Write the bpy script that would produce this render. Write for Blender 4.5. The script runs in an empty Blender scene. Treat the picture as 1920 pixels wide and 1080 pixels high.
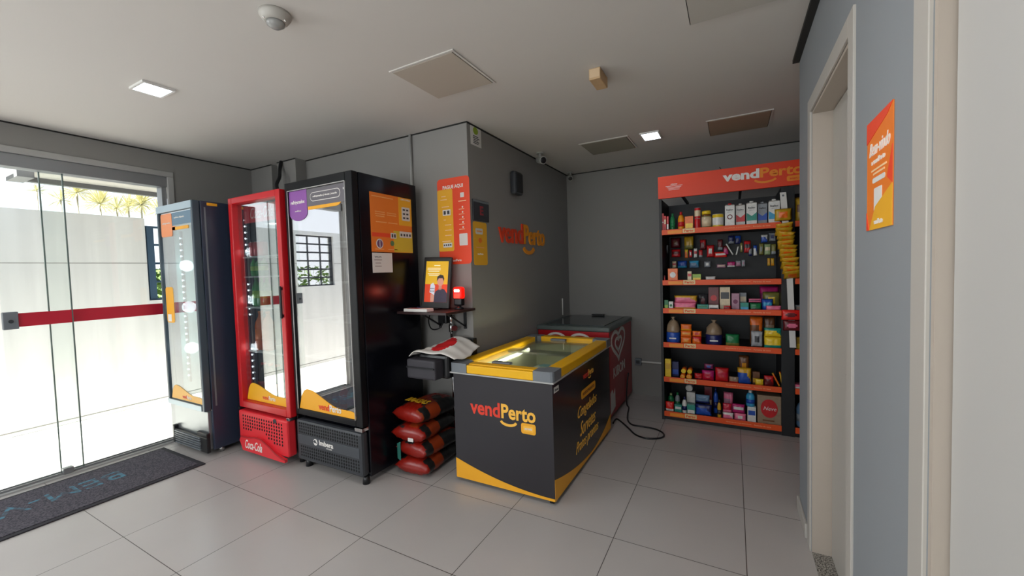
import bpy, bmesh, math, random
from mathutils import Vector, Matrix
random.seed(7)
sc = bpy.context.scene
COL = sc.collection
PI = math.pi

# ---------------------------------------------------------------- camera
cam_d = bpy.data.cameras.new('camera'); cam = bpy.data.objects.new('camera', cam_d); COL.objects.link(cam)
cam_d.sensor_width = 36.0; cam_d.lens = 36.0*762.4/1920; cam_d.clip_start = 0.02; cam_d.clip_end = 200
yaw, pit, rol = 0.4981, -0.0418, -0.0298
cy_, sy_ = math.cos(yaw), math.sin(yaw); cp_, sp_ = math.cos(pit), math.sin(pit)
fwd = Vector((-sy_*cp_, cy_*cp_, sp_)); rgt = Vector((cy_, sy_, 0)); upv = rgt.cross(fwd)
r_ = math.cos(rol)*rgt + math.sin(rol)*upv; u_ = -math.sin(rol)*rgt + math.cos(rol)*upv
m = Matrix((r_, u_, -fwd)).transposed().to_4x4(); m.translation = Vector((0, 0, 1.42))
cam.matrix_world = m
sc.camera = cam
sc.view_settings.view_transform = 'Standard'
try: sc.view_settings.look = 'None'
except Exception: pass
sc.view_settings.gamma = 1.0
sc.view_settings.use_curve_mapping = False
sc.view_settings.exposure = 0.0

# ---------------------------------------------------------------- world, sun, daylight
w = bpy.data.worlds.new('sky'); sc.world = w; w.use_nodes = True
wn = w.node_tree; wn.nodes.clear()
bg = wn.nodes.new('ShaderNodeBackground'); wo = wn.nodes.new('ShaderNodeOutputWorld')
tc = wn.nodes.new('ShaderNodeTexCoord'); sx = wn.nodes.new('ShaderNodeSeparateXYZ'); cr = wn.nodes.new('ShaderNodeValToRGB')
wn.links.new(tc.outputs['Generated'], sx.inputs[0]); wn.links.new(sx.outputs['Z'], cr.inputs[0])
cr.color_ramp.elements[0].color = (0.9, 0.93, 0.97, 1); cr.color_ramp.elements[1].color = (0.62, 0.78, 1.0, 1)
wn.links.new(cr.outputs[0], bg.inputs[0]); bg.inputs[1].default_value = 1.6
wn.links.new(bg.outputs[0], wo.inputs[0])
sl = bpy.data.lights.new('sun', 'SUN'); sl.energy = 29.0; sl.angle = 0.02; sl.color = (1.0, 0.975, 0.94)
so = bpy.data.objects.new('sun', sl); COL.objects.link(so)
so.rotation_euler = Vector((0.0, 0.62, -0.78)).to_track_quat('-Z', 'Y').to_euler()
def area(name, loc, aim, sx_, sy_2, power, color):
    l = bpy.data.lights.new(name, 'AREA'); l.shape = 'RECTANGLE'; l.size = sx_; l.size_y = sy_2
    l.energy = power; l.color = color
    o = bpy.data.objects.new(name, l); COL.objects.link(o); o.location = loc
    o.rotation_euler = (Vector(aim) - Vector(loc)).to_track_quat('-Z', 'Y').to_euler(); return o
# fill light set at the unseen window added in the rear wall
area('rear_fill_light', (-1.35, -2.97, 1.5), (-1.35, 0, 1.45), 3.1, 1.3, 40, (0.93, 0.97, 1.0))
# second fill light, at an unseen window added further along the left wall
area('side_fill_light', (-4.32, -1.6, 1.5), (0, -1.0, 1.6), 1.8, 1.3, 60, (0.93, 0.97, 1.0))

# unseen ceiling lamps added for fill behind and above the viewer (their fittings are built below)
FILL_LAMPS = ((-0.75, 0.85), (-2.95, -1.3), (-0.6, -1.3))
for i, (lx_, ly_) in enumerate(FILL_LAMPS):
    area('overhead_fill_light', (lx_, ly_, 2.52), (lx_, ly_, 0), .3, .3, (11, 9, 8)[i], (1.0, 0.97, 0.93))
# ---------------------------------------------------------------- helpers
MATS = {}
def mat(name, col, rough=0.5, metal=0.0, emit=None, es=0.0, spec=0.5, noise=0.0, nscale=8.0):
    if name in MATS: return MATS[name]
    mt = bpy.data.materials.new(name); mt.use_nodes = True; nt = mt.node_tree; p = nt.nodes['Principled BSDF']
    c = tuple(((x/12.92) if x <= .04045 else ((x+.055)/1.055)**2.4) for x in [v/255 for v in col])+(1,)
    p.inputs['Base Color'].default_value = c; p.inputs['Roughness'].default_value = rough
    p.inputs['Metallic'].default_value = metal; p.inputs['Specular IOR Level'].default_value = spec
    if emit is not None:
        e = tuple((v/255)**2.2 for v in emit)+(1,)
        p.inputs['Emission Color'].default_value = e; p.inputs['Emission Strength'].default_value = es
    if noise > 0:
        t = nt.nodes.new('ShaderNodeTexCoord'); n = nt.nodes.new('ShaderNodeTexNoise'); n.inputs['Scale'].default_value = nscale
        n.inputs['Detail'].default_value = 5
        mx = nt.nodes.new('ShaderNodeMixRGB'); mx.blend_type = 'MULTIPLY'; mx.inputs[1].default_value = c
        rp = nt.nodes.new('ShaderNodeMapRange'); rp.inputs[3].default_value = 1-noise; rp.inputs[4].default_value = 1+noise
        nt.links.new(t.outputs['Object'], n.inputs['Vector']); nt.links.new(n.outputs['Fac'], rp.inputs[0])
        nt.links.new(rp.outputs[0], mx.inputs[2]); mx.inputs[0].default_value = 1
        nt.links.new(mx.outputs[0], p.inputs['Base Color'])
    MATS[name] = mt; return mt

def glass(name, f0, tint=(1, 1, 1), rough=0.0):
    """thin pane: clear transmission plus an angle dependent mirror reflection"""
    mt = bpy.data.materials.new(name); mt.use_nodes = True; nt = mt.node_tree; nt.nodes.clear(); N = nt.nodes; L = nt.links
    o = N.new('ShaderNodeOutputMaterial'); mx = N.new('ShaderNodeMixShader'); f = N.new('ShaderNodeLayerWeight'); f.inputs[0].default_value = 0.5
    p = N.new('ShaderNodeMath'); p.operation = 'POWER'; p.inputs[1].default_value = 3.5; L.new(f.outputs['Facing'], p.inputs[0])
    q = N.new('ShaderNodeMath'); q.operation = 'MULTIPLY_ADD'; q.inputs[1].default_value = 1-f0; q.inputs[2].default_value = f0; L.new(p.outputs[0], q.inputs[0])
    g = N.new('ShaderNodeBsdfGlossy'); t = N.new('ShaderNodeBsdfTransparent')
    g.inputs['Roughness'].default_value = rough; t.inputs[0].default_value = tint+(1,); g.inputs[0].default_value = (0.96, 0.96, 0.96, 1)
    L.new(q.outputs[0], mx.inputs[0]); L.new(t.outputs[0], mx.inputs[1]); L.new(g.outputs[0], mx.inputs[2]); L.new(mx.outputs[0], o.inputs[0])
    MATS[name] = mt; return mt

class MB:
    """collects shapes (world coordinates) into one mesh"""
    def __init__(s): s.bm = bmesh.new(); s.m = []
    def mi(s, mt):
        if mt not in s.m: s.m.append(mt)
        return s.m.index(mt)
    def _fin(s, faces, mt, smooth=False):
        i = s.mi(mt)
        for f in faces: f.material_index = i; f.smooth = smooth
    def box(s, x0, x1, y0, y1, z0, z1, mt, bev=0.0, M=None, seg=2):
        b = bmesh.new(); bmesh.ops.create_cube(b, size=1)
        for v in b.verts: v.co = Vector(((x0+x1)/2+v.co.x*(x1-x0), (y0+y1)/2+v.co.y*(y1-y0), (z0+z1)/2+v.co.z*(z1-z0)))
        if bev > 0: bmesh.ops.bevel(b, geom=b.edges[:], offset=bev, segments=seg, affect='EDGES', profile=0.5)
        if M is not None: b.transform(M)
        s._merge(b, mt, bev > 0 and False); return s
    def _merge(s, b, mt, smooth=False):
        me = bpy.data.meshes.new('t'); b.to_mesh(me); b.free()
        n = len(s.bm.faces); s.bm.from_mesh(me); bpy.data.meshes.remove(me)
        s.bm.faces.ensure_lookup_table(); s._fin(s.bm.faces[n:], mt, smooth)
    def quad(s, pts, mt):
        vs = [s.bm.verts.new(p) for p in pts]; f = s.bm.faces.new(vs); s._fin([f], mt); return s
    def prism(s, pts, d, mt):
        """closed polygon pts extruded by vector d"""
        d = Vector(d); a = [s.bm.verts.new(Vector(p)) for p in pts]; b = [s.bm.verts.new(Vector(p)+d) for p in pts]
        fs = [s.bm.faces.new(a[::-1]), s.bm.faces.new(b)]; n = len(pts)
        for i in range(n): fs.append(s.bm.faces.new((a[i], a[(i+1) % n], b[(i+1) % n], b[i])))
        s._fin(fs, mt); return s
    def cyl(s, p0, p1, r0, mt, r1=None, n=16, cap=True):
        p0, p1 = Vector(p0), Vector(p1); r1 = r0 if r1 is None else r1
        d = (p1-p0).normalized(); a = d.orthogonal().normalized(); b = d.cross(a)
        A = [s.bm.verts.new(p0+r0*(math.cos(2*PI*i/n)*a+math.sin(2*PI*i/n)*b)) for i in range(n)]
        B = [s.bm.verts.new(p1+r1*(math.cos(2*PI*i/n)*a+math.sin(2*PI*i/n)*b)) for i in range(n)]
        fs = [s.bm.faces.new((A[i], A[(i+1) % n], B[(i+1) % n], B[i])) for i in range(n)]; s._fin(fs, mt, True)
        if cap: s._fin([s.bm.faces.new(A[::-1]), s.bm.faces.new(B)], mt)
        return s
    def lathe(s, c, prof, mts, n=20, axis=(0, 0, 1)):
        """prof: list of (radius, height); mts: one material or one per ring band"""
        ax = Vector(axis); a = ax.orthogonal().normalized(); b = ax.cross(a); c = Vector(c); rings = []
        for r, h in prof: rings.append([s.bm.verts.new(c+ax*h+max(r, 1e-4)*(math.cos(2*PI*i/n)*a+math.sin(2*PI*i/n)*b)) for i in range(n)])
        for k in range(len(rings)-1):
            mt = mts[k] if isinstance(mts, (list, tuple)) else mts
            s._fin([s.bm.faces.new((rings[k][i], rings[k][(i+1) % n], rings[k+1][(i+1) % n], rings[k+1][i])) for i in range(n)], mt, True)
        m0 = mts[0] if isinstance(mts, (list, tuple)) else mts; m1 = mts[-1] if isinstance(mts, (list, tuple)) else mts
        s._fin([s.bm.faces.new(rings[0][::-1])], m0); s._fin([s.bm.faces.new(rings[-1])], m1); return s
    def tube(s, pts, r, mt, n=8):
        pts = [Vector(p) for p in pts]; rings = []; a = None
        for i, p in enumerate(pts):
            d = (pts[min(i+1, len(pts)-1)]-pts[max(i-1, 0)]).normalized()
            a = d.orthogonal().normalized() if a is None else (a-d*a.dot(d)).normalized()
            b = d.cross(a); rings.append([s.bm.verts.new(p+r*(math.cos(2*PI*k/n)*a+math.sin(2*PI*k/n)*b)) for k in range(n)])
        for k in range(len(rings)-1):
            s._fin([s.bm.faces.new((rings[k][i], rings[k][(i+1) % n], rings[k+1][(i+1) % n], rings[k+1][i])) for i in range(n)], mt, True)
        s._fin([s.bm.faces.new(rings[0][::-1]), s.bm.faces.new(rings[-1])], mt); return s
    def plate(s, c, R, U, w, h, mt, r=0.0, t=0.001, n=5):
        """rounded rectangle centred at c in the plane R,U, thickness t towards R x U"""
        c, R, U = Vector(c), Vector(R).normalized(), Vector(U).normalized(); N = R.cross(U); r = min(r, w/2-1e-4, h/2-1e-4)
        pts = []
        if r <= 0: pts = [(-w/2, -h/2), (w/2, -h/2), (w/2, h/2), (-w/2, h/2)]
        else:
            for qx, qy, a0 in ((1, -1, -PI/2), (1, 1, 0), (-1, 1, PI/2), (-1, -1, PI)):
                for k in range(n+1):
                    a = a0+PI/2*k/n; pts.append((qx*(w/2-r)+r*math.cos(a), qy*(h/2-r)+r*math.sin(a)))
        return s.prism([c+R*x+U*y for x, y in pts], N*t, mt)
    def disc(s, c, R, U, rx, ry, mt, t=0.001, n=24):
        c, R, U = Vector(c), Vector(R).normalized(), Vector(U).normalized()
        return s.prism([c+R*rx*math.cos(2*PI*k/n)+U*ry*math.sin(2*PI*k/n) for k in range(n)], R.cross(U)*t, mt)
    def path(s, pts, c, R, U, wd, mt, t=0.001, closed=False):
        """flat stroke of width wd through 2D pts"""
        c, R, U = Vector(c), Vector(R).normalized(), Vector(U).normalized(); N = R.cross(U); P = [Vector(p) for p in pts]; n = len(P)
        L = []; Q = []
        for i in range(n):
            if closed: d = P[(i+1) % n]-P[i-1]
            else: d = P[min(i+1, n-1)]-P[max(i-1, 0)]
            d.normalize(); nn = Vector((-d.y, d.x)); L.append(P[i]+nn*wd/2); Q.append(P[i]-nn*wd/2)
        for i in range(n if closed else n-1):
            j = (i+1) % n
            s.prism([c+R*p.x+U*p.y for p in (Q[i], Q[j], L[j], L[i])], N*t, mt)
        return s
    def text(s, txt, c, R, U, w, h, mt, bold=0.0, shear=0.0, t=0.0012):
        """lettering fitted to w x h, centred at c"""
        cu = bpy.data.curves.new('t', 'FONT'); cu.body = txt; cu.offset = bold; cu.shear = shear; cu.extrude = 0.02; cu.resolution_u = 3
        ob = bpy.data.objects.new('t', cu); COL.objects.link(ob)
        dg = bpy.context.evaluated_depsgraph_get(); dg.update(); me = bpy.data.meshes.new_from_object(ob.evaluated_get(dg))
        bpy.data.objects.remove(ob); bpy.data.curves.remove(cu)
        if len(me.vertices) == 0: return s
        xs = [v.co.x for v in me.vertices]; ys = [v.co.y for v in me.vertices]; x0, x1, y0, y1 = min(xs), max(xs), min(ys), max(ys)
        c, R, U = Vector(c), Vector(R).normalized(), Vector(U).normalized(); N = R.cross(U)
        for v in me.vertices:
            q = v.co; v.co = c+R*((q.x-(x0+x1)/2)/(x1-x0)*w)+U*((q.y-(y0+y1)/2)/(y1-y0)*h)+N*(t if q.z > 0 else 0.0)
        n = len(s.bm.faces); s.bm.from_mesh(me); bpy.data.meshes.remove(me); s.bm.faces.ensure_lookup_table(); s._fin(s.bm.faces[n:], mt); return s
    def pillow(s, c, R, U, w, h, d, f, n=10, m=10, pinch=0.55, crumple=0.0, seed=1, ends=0.06):
        """sealed bag: width w along R, height h along U, depth d along N; f(u,v,front) -> material"""
        rnd = random.Random(seed); c, R, U = Vector(c), Vector(R).normalized(), Vector(U).normalized(); N = R.cross(U)
        V = {}
        for side in (1, -1):
            for i in range(n+1):
                for j in range(m+1):
                    u = -1+2*i/n; v = -1+2*j/m
                    edge = (i in (0, n)) or (j in (0, m))
                    if edge and side == -1: V[(side, i, j)] = V[(1, i, j)]; continue
                    th = (max(0, 1-abs(u)**3)**0.6)*(max(0, 1-abs(v/(1-ends))**3)**pinch if abs(v) < 1-ends else 0.0)
                    wob = 1-0.05*(1-abs(v))*abs(u)
                    cr_ = 0 if edge else crumple*rnd.uniform(-1, 1)
                    p = c+R*(u*w/2*wob)+U*(v*h/2+(0 if edge else cr_*0.3))+N*(side*(max(th*d/2, 0.0008)+cr_))
                    V[(side, i, j)] = s.bm.verts.new(p)
        for side in (1, -1):
            for i in range(n):
                for j in range(m):
                    q = [V[(side, i, j)], V[(side, i+1, j)], V[(side, i+1, j+1)], V[(side, i, j+1)]]
                    if side < 0: q = q[::-1]
                    try: fc = s.bm.faces.new(q)
                    except ValueError: continue
                    s._fin([fc], f((i+.5)/n*2-1, (j+.5)/m*2-1, side > 0), True)
        return s
    def build(s, name, parent=None, kind=None, label=None, cat=None, group=None, smooth=None):
        me = bpy.data.meshes.new(name)
        if parent is not None:
            off = Vector(parent['_b'])if '_b' in parent else Vector((0, 0, 0))
        else: off = Vector((0, 0, 0))
        if parent is None and kind != 'structure':
            vs = [v.co for v in s.bm.verts]; off = Vector(((min(v.x for v in vs)+max(v.x for v in vs))/2, (min(v.y for v in vs)+max(v.y for v in vs))/2, min(v.z for v in vs)))
        for v in s.bm.verts: v.co -= off
        bmesh.ops.recalc_face_normals(s.bm, faces=s.bm.faces[:])
        s.bm.to_mesh(me); s.bm.free()
        for mt in s.m: me.materials.append(mt)
        o = bpy.data.objects.new(name, me); COL.objects.link(o)
        o['_b'] = tuple(off)
        if parent is not None: o.parent = parent
        else: o.location = off
        if kind: o['kind'] = kind
        if label: o['label'] = label
        if cat: o['category'] = cat
        if group: o['group'] = group
        return o

def thing(name, label, cat, base=(0, 0, 0), group=None, kind=None):
    o = bpy.data.objects.new(name, None); COL.objects.link(o); o.location = base; o['_b'] = tuple(base)
    o.empty_display_size = 0.05
    if label: o['label'] = label
    if cat: o['category'] = cat
    if group: o['group'] = group
    if kind: o['kind'] = kind
    return o
def dup(root, delta, label=None, group=None):
    r = root.copy(); COL.objects.link(r); r.location = Vector(root.location)+Vector(delta)
    if label: r['label'] = label
    if group: r['group'] = group
    for ch in list(root.children):
        c = ch.copy(); COL.objects.link(c); c.parent = r
        for g in ch.children:
            d = g.copy(); COL.objects.link(d); d.parent = c
    return r
X_, Y_, Z_ = Vector((1, 0, 0)), Vector((0, 1, 0)), Vector((0, 0, 1))

# ---------------------------------------------------------------- materials
WALL = mat('grey_wall_paint', (141, 139, 136), 0.75, noise=0.03, nscale=2)
WALLB = mat('blue_grey_wall_paint', (138, 143, 147), 0.7, noise=0.03, nscale=2)
CEIL = mat('ceiling_paint', (203, 199, 194), 0.85, noise=0.02, nscale=1.5)
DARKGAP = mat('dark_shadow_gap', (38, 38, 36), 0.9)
WHITE = mat('white_lacquer', (180, 176, 169), 0.45)
CREAM = mat('cream_lacquer', (176, 165, 153), 0.45)
ALU = mat('brushed_aluminium', (150, 152, 154), 0.4, 0.6)
ALUW = mat('pale_aluminium_frame', (176, 176, 174), 0.5, 0.2)
CHROME = mat('chrome', (200, 200, 200), 0.15, 1.0)
BLACK = mat('black_plastic', (22, 23, 26), 0.35)
BSTEEL = mat('black_cabinet_steel', (12, 13, 20), 0.22, spec=.35)
NAVYB = mat('blue_black_steel', (50, 58, 76), 0.28)
DGREY = mat('dark_grey_plastic', (52, 55, 60), 0.45)
MGREY = mat('mid_grey_plastic', (112, 118, 124), 0.45)
HOLE = mat('grille_hole_black', (8, 8, 9), 0.9)
RED = mat('fridge_red', (196, 26, 34), 0.32)
YEL = mat('freezer_yellow', (240, 182, 6), 0.35)
DECY = mat('decal_amber', (242, 172, 36), 0.5)
LOGOY = mat('logo_cream_yellow', (250, 190, 70), 0.5)
LOGOR = mat('logo_red', (226, 62, 42), 0.5)
WTEXT = mat('white_print', (236, 232, 226), 0.5)
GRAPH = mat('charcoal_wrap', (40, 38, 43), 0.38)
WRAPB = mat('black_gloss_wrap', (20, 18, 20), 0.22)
ORANGE = mat('rail_orange', (236, 84, 22), 0.45)
ORRED = mat('header_orange_red', (228, 62, 22), 0.42)
PORANGE = mat('poster_orange', (238, 128, 44), 0.5)
PYEL = mat('poster_yellow', (240, 178, 46), 0.5)
PRED = mat('poster_red_orange', (238, 78, 44), 0.5)
SHELFB = mat('black_shelf_steel', (24, 25, 28), 0.5)
PAPERW = mat('white_paper', (222, 220, 216), 0.7)
BLUEC = mat('blue_cable', (40, 70, 130), 0.5)
LED = mat('led_white', (255, 255, 255), 0.5, emit=(225, 240, 255), es=7)
LAMP = mat('ceiling_lamp_diffuser', (255, 255, 255), 0.5, emit=(214, 232, 255), es=16)
TUBE = mat('freezer_tube_light', (255, 255, 240), 0.5, emit=(255, 250, 220), es=13)
LINER = mat('fridge_liner', (142, 184, 182), 0.5)
LINERD = mat('dark_fridge_liner', (46, 52, 60), 0.5)
G_DOOR = glass('door_glass', 0.03, (0.97, 0.99, 0.98))
G_FR = glass('fridge_door_glass', 0.36, (0.92, 0.95, 0.95))
G_FRB = glass('dark_fridge_door_glass', 0.5, (0.8, 0.82, 0.84))
G_FZ = glass('freezer_lid_glass', 0.03, (0.93, 0.96, 0.92))

def nodes_of(mt): return mt.node_tree, mt.node_tree.nodes['Principled BSDF']
def floor_mat():
    mt = mat('porcelain_floor_tile', (180, 175, 172), 0.28); nt, p = nodes_of(mt); N = nt.nodes; L = nt.links
    t = N.new('ShaderNodeTexCoord'); s = N.new('ShaderNodeSeparateXYZ'); L.new(t.outputs['Object'], s.inputs[0])
    def mth(op, a, b=None):
        n = N.new('ShaderNodeMath'); n.operation = op
        for i, v in enumerate((a, b)):
            if v is None: continue
            if isinstance(v, (int, float)): n.inputs[i].default_value = v
            else: L.new(v, n.inputs[i])
        return n.outputs[0]
    def line(ax, off, size):
        q = mth('DIVIDE', mth('SUBTRACT', s.outputs[ax], off), size)
        f = mth('ABSOLUTE', mth('SUBTRACT', q, mth('ROUND', q)))
        return mth('LESS_THAN', f, 0.0018/size), q
    lx, qx = line('X', -3.0015, 0.6101); ly, qy = line('Y', 0.889, 0.5892)
    g = mth('MAXIMUM', lx, ly)
    # slight tone change tile by tile plus soft cloudiness
    wn_ = N.new('ShaderNodeTexWhiteNoise'); wn_.noise_dimensions = '2D'; cb = N.new('ShaderNodeCombineXYZ')
    L.new(mth('FLOOR', qx), cb.inputs[0]); L.new(mth('FLOOR', qy), cb.inputs[1]); L.new(cb.outputs[0], wn_.inputs['Vector'])
    nz = N.new('ShaderNodeTexNoise'); nz.inputs['Scale'].default_value = 2.4; nz.inputs['Detail'].default_value = 4; L.new(t.outputs['Object'], nz.inputs['Vector'])
    v = mth('ADD', mth('MULTIPLY', wn_.outputs['Value'], 0.05), mth('ADD', mth('MULTIPLY', nz.outputs['Fac'], 0.14), 0.9))
    c1 = N.new('ShaderNodeMixRGB'); c1.blend_type = 'MULTIPLY'; c1.inputs[0].default_value = 1; c1.inputs[1].default_value = p.inputs['Base Color'].default_value
    L.new(v, c1.inputs[2])
    c2 = N.new('ShaderNodeMixRGB'); L.new(g, c2.inputs[0]); L.new(c1.outputs[0], c2.inputs[1]); c2.inputs[2].default_value = (0.045, 0.035, 0.03, 1)
    L.new(c2.outputs[0], p.inputs['Base Color'])
    return mt
FLOOR = floor_mat()
def streak_wall():
    mt = mat('weathered_outdoor_render', (232, 232, 230), 0.9); nt, p = nodes_of(mt); N = nt.nodes; L = nt.links
    t = N.new('ShaderNodeTexCoord'); mp = N.new('ShaderNodeMapping'); mp.inputs['Scale'].default_value = (2, 5, 0.35)
    n = N.new('ShaderNodeTexNoise'); n.inputs['Scale'].default_value = 1.6; n.inputs['Detail'].default_value = 6
    L.new(t.outputs['Object'], mp.inputs[0]); L.new(mp.outputs[0], n.inputs['Vector'])
    r = N.new('ShaderNodeMapRange'); r.inputs[1].default_value = .3; r.inputs[2].default_value = .75; r.inputs[3].default_value = 0.9; r.inputs[4].default_value = 1.05
    L.new(n.outputs['Fac'], r.inputs[0]); c = N.new('ShaderNodeMixRGB'); c.blend_type = 'MULTIPLY'; c.inputs[0].default_value = 1
    c.inputs[1].default_value = p.inputs['Base Color'].default_value; L.new(r.outputs[0], c.inputs[2]); L.new(c.outputs[0], p.inputs['Base Color']); return mt
EXTW = streak_wall()
def speckle(name, a, b, scale, rough=0.6):
    mt = mat(name, a, rough); nt, p = nodes_of(mt); N = nt.nodes; L = nt.links
    t = N.new('ShaderNodeTexCoord'); n = N.new('ShaderNodeTexNoise'); n.inputs['Scale'].default_value = scale; n.inputs['Detail'].default_value = 2
    r = N.new('ShaderNodeValToRGB'); r.color_ramp.elements[0].position = .42; r.color_ramp.elements[1].position = .58
    r.color_ramp.elements[0].color = tuple((v/255)**2.2 for v in a)+(1,); r.color_ramp.elements[1].color = tuple((v/255)**2.2 for v in b)+(1,)
    L.new(t.outputs['Object'], n.inputs['Vector']); L.new(n.outputs['Fac'], r.inputs[0]); L.new(r.outputs[0], p.inputs['Base Color']); return mt
GRANITE = speckle('granite_sill', (60, 56, 52), (170, 166, 158), 160, 0.3)
MATFAB = speckle('door_mat_fibre', (58, 56, 64), (92, 88, 96), 120, 0.95)
MATTEAL = speckle('worn_teal_print', (76, 84, 94), (80, 128, 148), 22, 0.95)
WOODBOX = mat('beige_plywood', (196, 164, 124), 0.6, noise=0.12, nscale=30)
GRASS = mat('hedge_green', (84, 110, 50), 0.9, noise=0.5, nscale=14)
LEAF = mat('yucca_leaf', (186, 180, 132), 0.7, noise=0.3, nscale=10)
TRUNK = mat('palm_trunk', (160, 152, 130), 0.9, noise=0.3, nscale=20)

# ---------------------------------------------------------------- the room
H = 2.54; XL = -4.34; XR = 0.33; YF = 2.55; YB = 4.62; XP = -1.73; XO = 1.7; YR = -3.0
MB().box(XL-.13, XO, YR-.1, YB+.1, -.12, 0, FLOOR).build('floor', kind='structure')
MB().box(XL-.12, XO+.1, YR-.1, YB+.1, H, H+.15, CEIL).build('ceiling', kind='structure')
b = MB()   # left wall around the glass entrance and the opening of an added window behind the viewer
T = .12
b.box(XL-T, XL, 1.775, 2.67, 0, H, WALL); b.box(XL-T, XL, .14, 1.775, 2.375, H, WALL); b.box(XL-T, XL, -.6, .14, 0, H, WALL)
b.box(XL-T, XL, -2.6, -.6, 0, .85, WALL); b.box(XL-T, XL, -2.6, -.6, 2.2, H, WALL); b.box(XL-T, XL, YR-.1, -2.6, 0, H, WALL)
b.build('wall_left', kind='structure')
b = MB(); b.box(XL-T, XP, YF, YF+.12, 0, H, WALL); b.build('wall_front', kind='structure')
b = MB(); b.box(-3.88, -3.60, 2.44, YF, 0, H, WALL); b.box(XL, -3.99, 2.45, YF, 0, H, WALL); b.build('trim_1', kind='structure')
MB().box(XP-.12, XP, YF+.12, YB, 0, H, WALL).build('wall_alcove', kind='structure')
MB().box(XP-.12, XO+.1, YB, YB+.12, 0, H, WALL).build('wall_back', kind='structure')
MB().box(XO, XO+.1, 2.78, YB, 0, H, WALL).build('wall_far_right', kind='structure')
b = MB()
for x0, x1, y0, y1, z0, z1 in ((.33, .48, 2.39, 2.78, 0, H), (.33, .48, 1.67, 2.39, 2.13, H), (.33, .48, 1.06, 1.67, 0, H), (.33, .48, YR, 1.06, 2.30, H), (.33, .48, YR, .10, 0, 2.30), (.48, XO, 2.66, 2.78, 0, H), (.6, .7, YR, 2.66, 0, H)):
    b.box(x0, x1, y0, y1, z0, z1, WALLB)
b.build('wall_right', kind='structure')
b = MB(); b.box(XL, -3.0, YR-.1, YR, 0, H, WALL); b.box(.3, .6, YR-.1, YR, 0, H, WALL); b.box(-3.0, .3, YR-.1, YR, 0, .8, WALL); b.box(-3.0, .3, YR-.1, YR, 2.2, H, WALL)
b.build('wall_rear', kind='structure')
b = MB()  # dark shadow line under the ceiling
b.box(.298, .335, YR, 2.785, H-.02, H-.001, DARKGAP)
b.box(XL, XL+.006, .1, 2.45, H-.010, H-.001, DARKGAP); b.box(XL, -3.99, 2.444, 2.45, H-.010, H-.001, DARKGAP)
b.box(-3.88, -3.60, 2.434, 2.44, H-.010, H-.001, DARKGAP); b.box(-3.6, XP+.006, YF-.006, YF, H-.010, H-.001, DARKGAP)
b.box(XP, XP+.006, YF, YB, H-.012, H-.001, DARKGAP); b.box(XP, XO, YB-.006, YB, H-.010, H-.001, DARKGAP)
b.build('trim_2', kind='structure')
MB().box(.318, .33, 2.495, 2.78, 0, .075, WHITE, .003).box(.318, .9, 2.78, 2.792, 0, .075, WHITE, .003).build('baseboard_right', kind='structure')

# doors in the right wall: white casings, cream reveals, white leaves
def door(name, y0, y1, ztop, leafx, cas, hz, leafmat):
    d = thing(name, None, None, (.33, (y0+y1)/2, 0), kind='structure')
    b = MB(); b.box(.323, .332, y1, y1+cas, 0, ztop+cas, WHITE, .002); b.box(.323, .332, y0-cas, y0, 0, ztop+cas, WHITE, .002); b.box(.323, .332, y0, y1, ztop, ztop+cas, WHITE, .002); b.build('casing', d)
    b = MB(); b.box(.332, .47, y1-.014, y1, 0, ztop, CREAM); b.box(.332, .47, y0, y0+.014, 0, ztop, CREAM); b.box(.332, .47, y0+.014, y1-.014, ztop-.014, ztop, CREAM)
    b.build('jamb', d)
    MB().box(leafx, leafx+.035, y0+.014, y1-.021, .008, ztop-.018, leafmat).build('door_leaf', d)
    if hz:
        b = MB(); b.box(leafx-.012, leafx, y0+.06, y0+.085, 1.60, 1.74, ALU, .002)
        b.cyl((leafx-.012, y0+.07, 1.02), (leafx-.05, y0+.07, 1.02), .009, ALU); b.tube([(leafx-.05, y0+.07, 1.02), (leafx-.052, y0+.13, 1.02)], .009, ALU); b.build('door_handle', d)
    return d
door('door_1', 1.67, 2.39, 2.125, .408, .065, True, WHITE)
door('door_2', .10, 1.06, 2.30, .356, .073, False, mat('white_door_leaf', (184, 183, 180), 0.5))
MB().box(.332, .6, 1.684, 2.376, 0, .006, GRANITE).build('trim_3', kind='structure')

# glass entrance in the left wall
d = thing('door_3', None, None, (XL, 1.2, 0), kind='structure')
b = MB(); b.box(XL-.02, XL+.012, .18, 1.775, 2.33, 2.375, ALUW, .004); b.box(XL-.02, XL+.012, 1.73, 1.775, 0, 2.33, ALUW, .004); b.box(XL-.02, XL+.012, .14, .185, 0, 2.375, ALUW, .004); b.build('frame', d)
b = MB(); b.box(XL-.11, XL-.005, .185, 1.73, 2.24, 2.33, ALU, .004); b.box(XL-.11, XL-.02, 1.695, 1.73, .02, 2.24, ALU); b.build('header_rail', d)
b = MB(); b.box(XL-.12, XL-.0, .185, 1.73, 0, .012, ALUW); b.box(XL-.085, XL-.075, .185, 1.73, .012, .026, ALU); b.box(XL-.04, XL-.03, .185, 1.73, .012, .026, ALU); b.build('threshold', d)
g = MB().box(XL-.084, XL-.076, .995, 1.71, .026, 2.245, G_DOOR).build('glass_pane', d, label='fixed glass pane')
MB().box(XL-.086, XL-.074, .990, .997, .026, 2.245, mat('glass_edge', (96, 112, 108), 0.3)).build('glass_edge', g)
g = MB().box(XL-.042, XL-.034, .765, 1.10, .026, 2.245, G_DOOR).build('glass_pane', d, label='sliding glass pane')
MB().box(XL-.044, XL-.032, 1.098, 1.105, .026, 2.245, MATS['glass_edge']).build('glass_edge', g)
SR = mat('red_safety_film', (196, 28, 52), 0.45)
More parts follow.
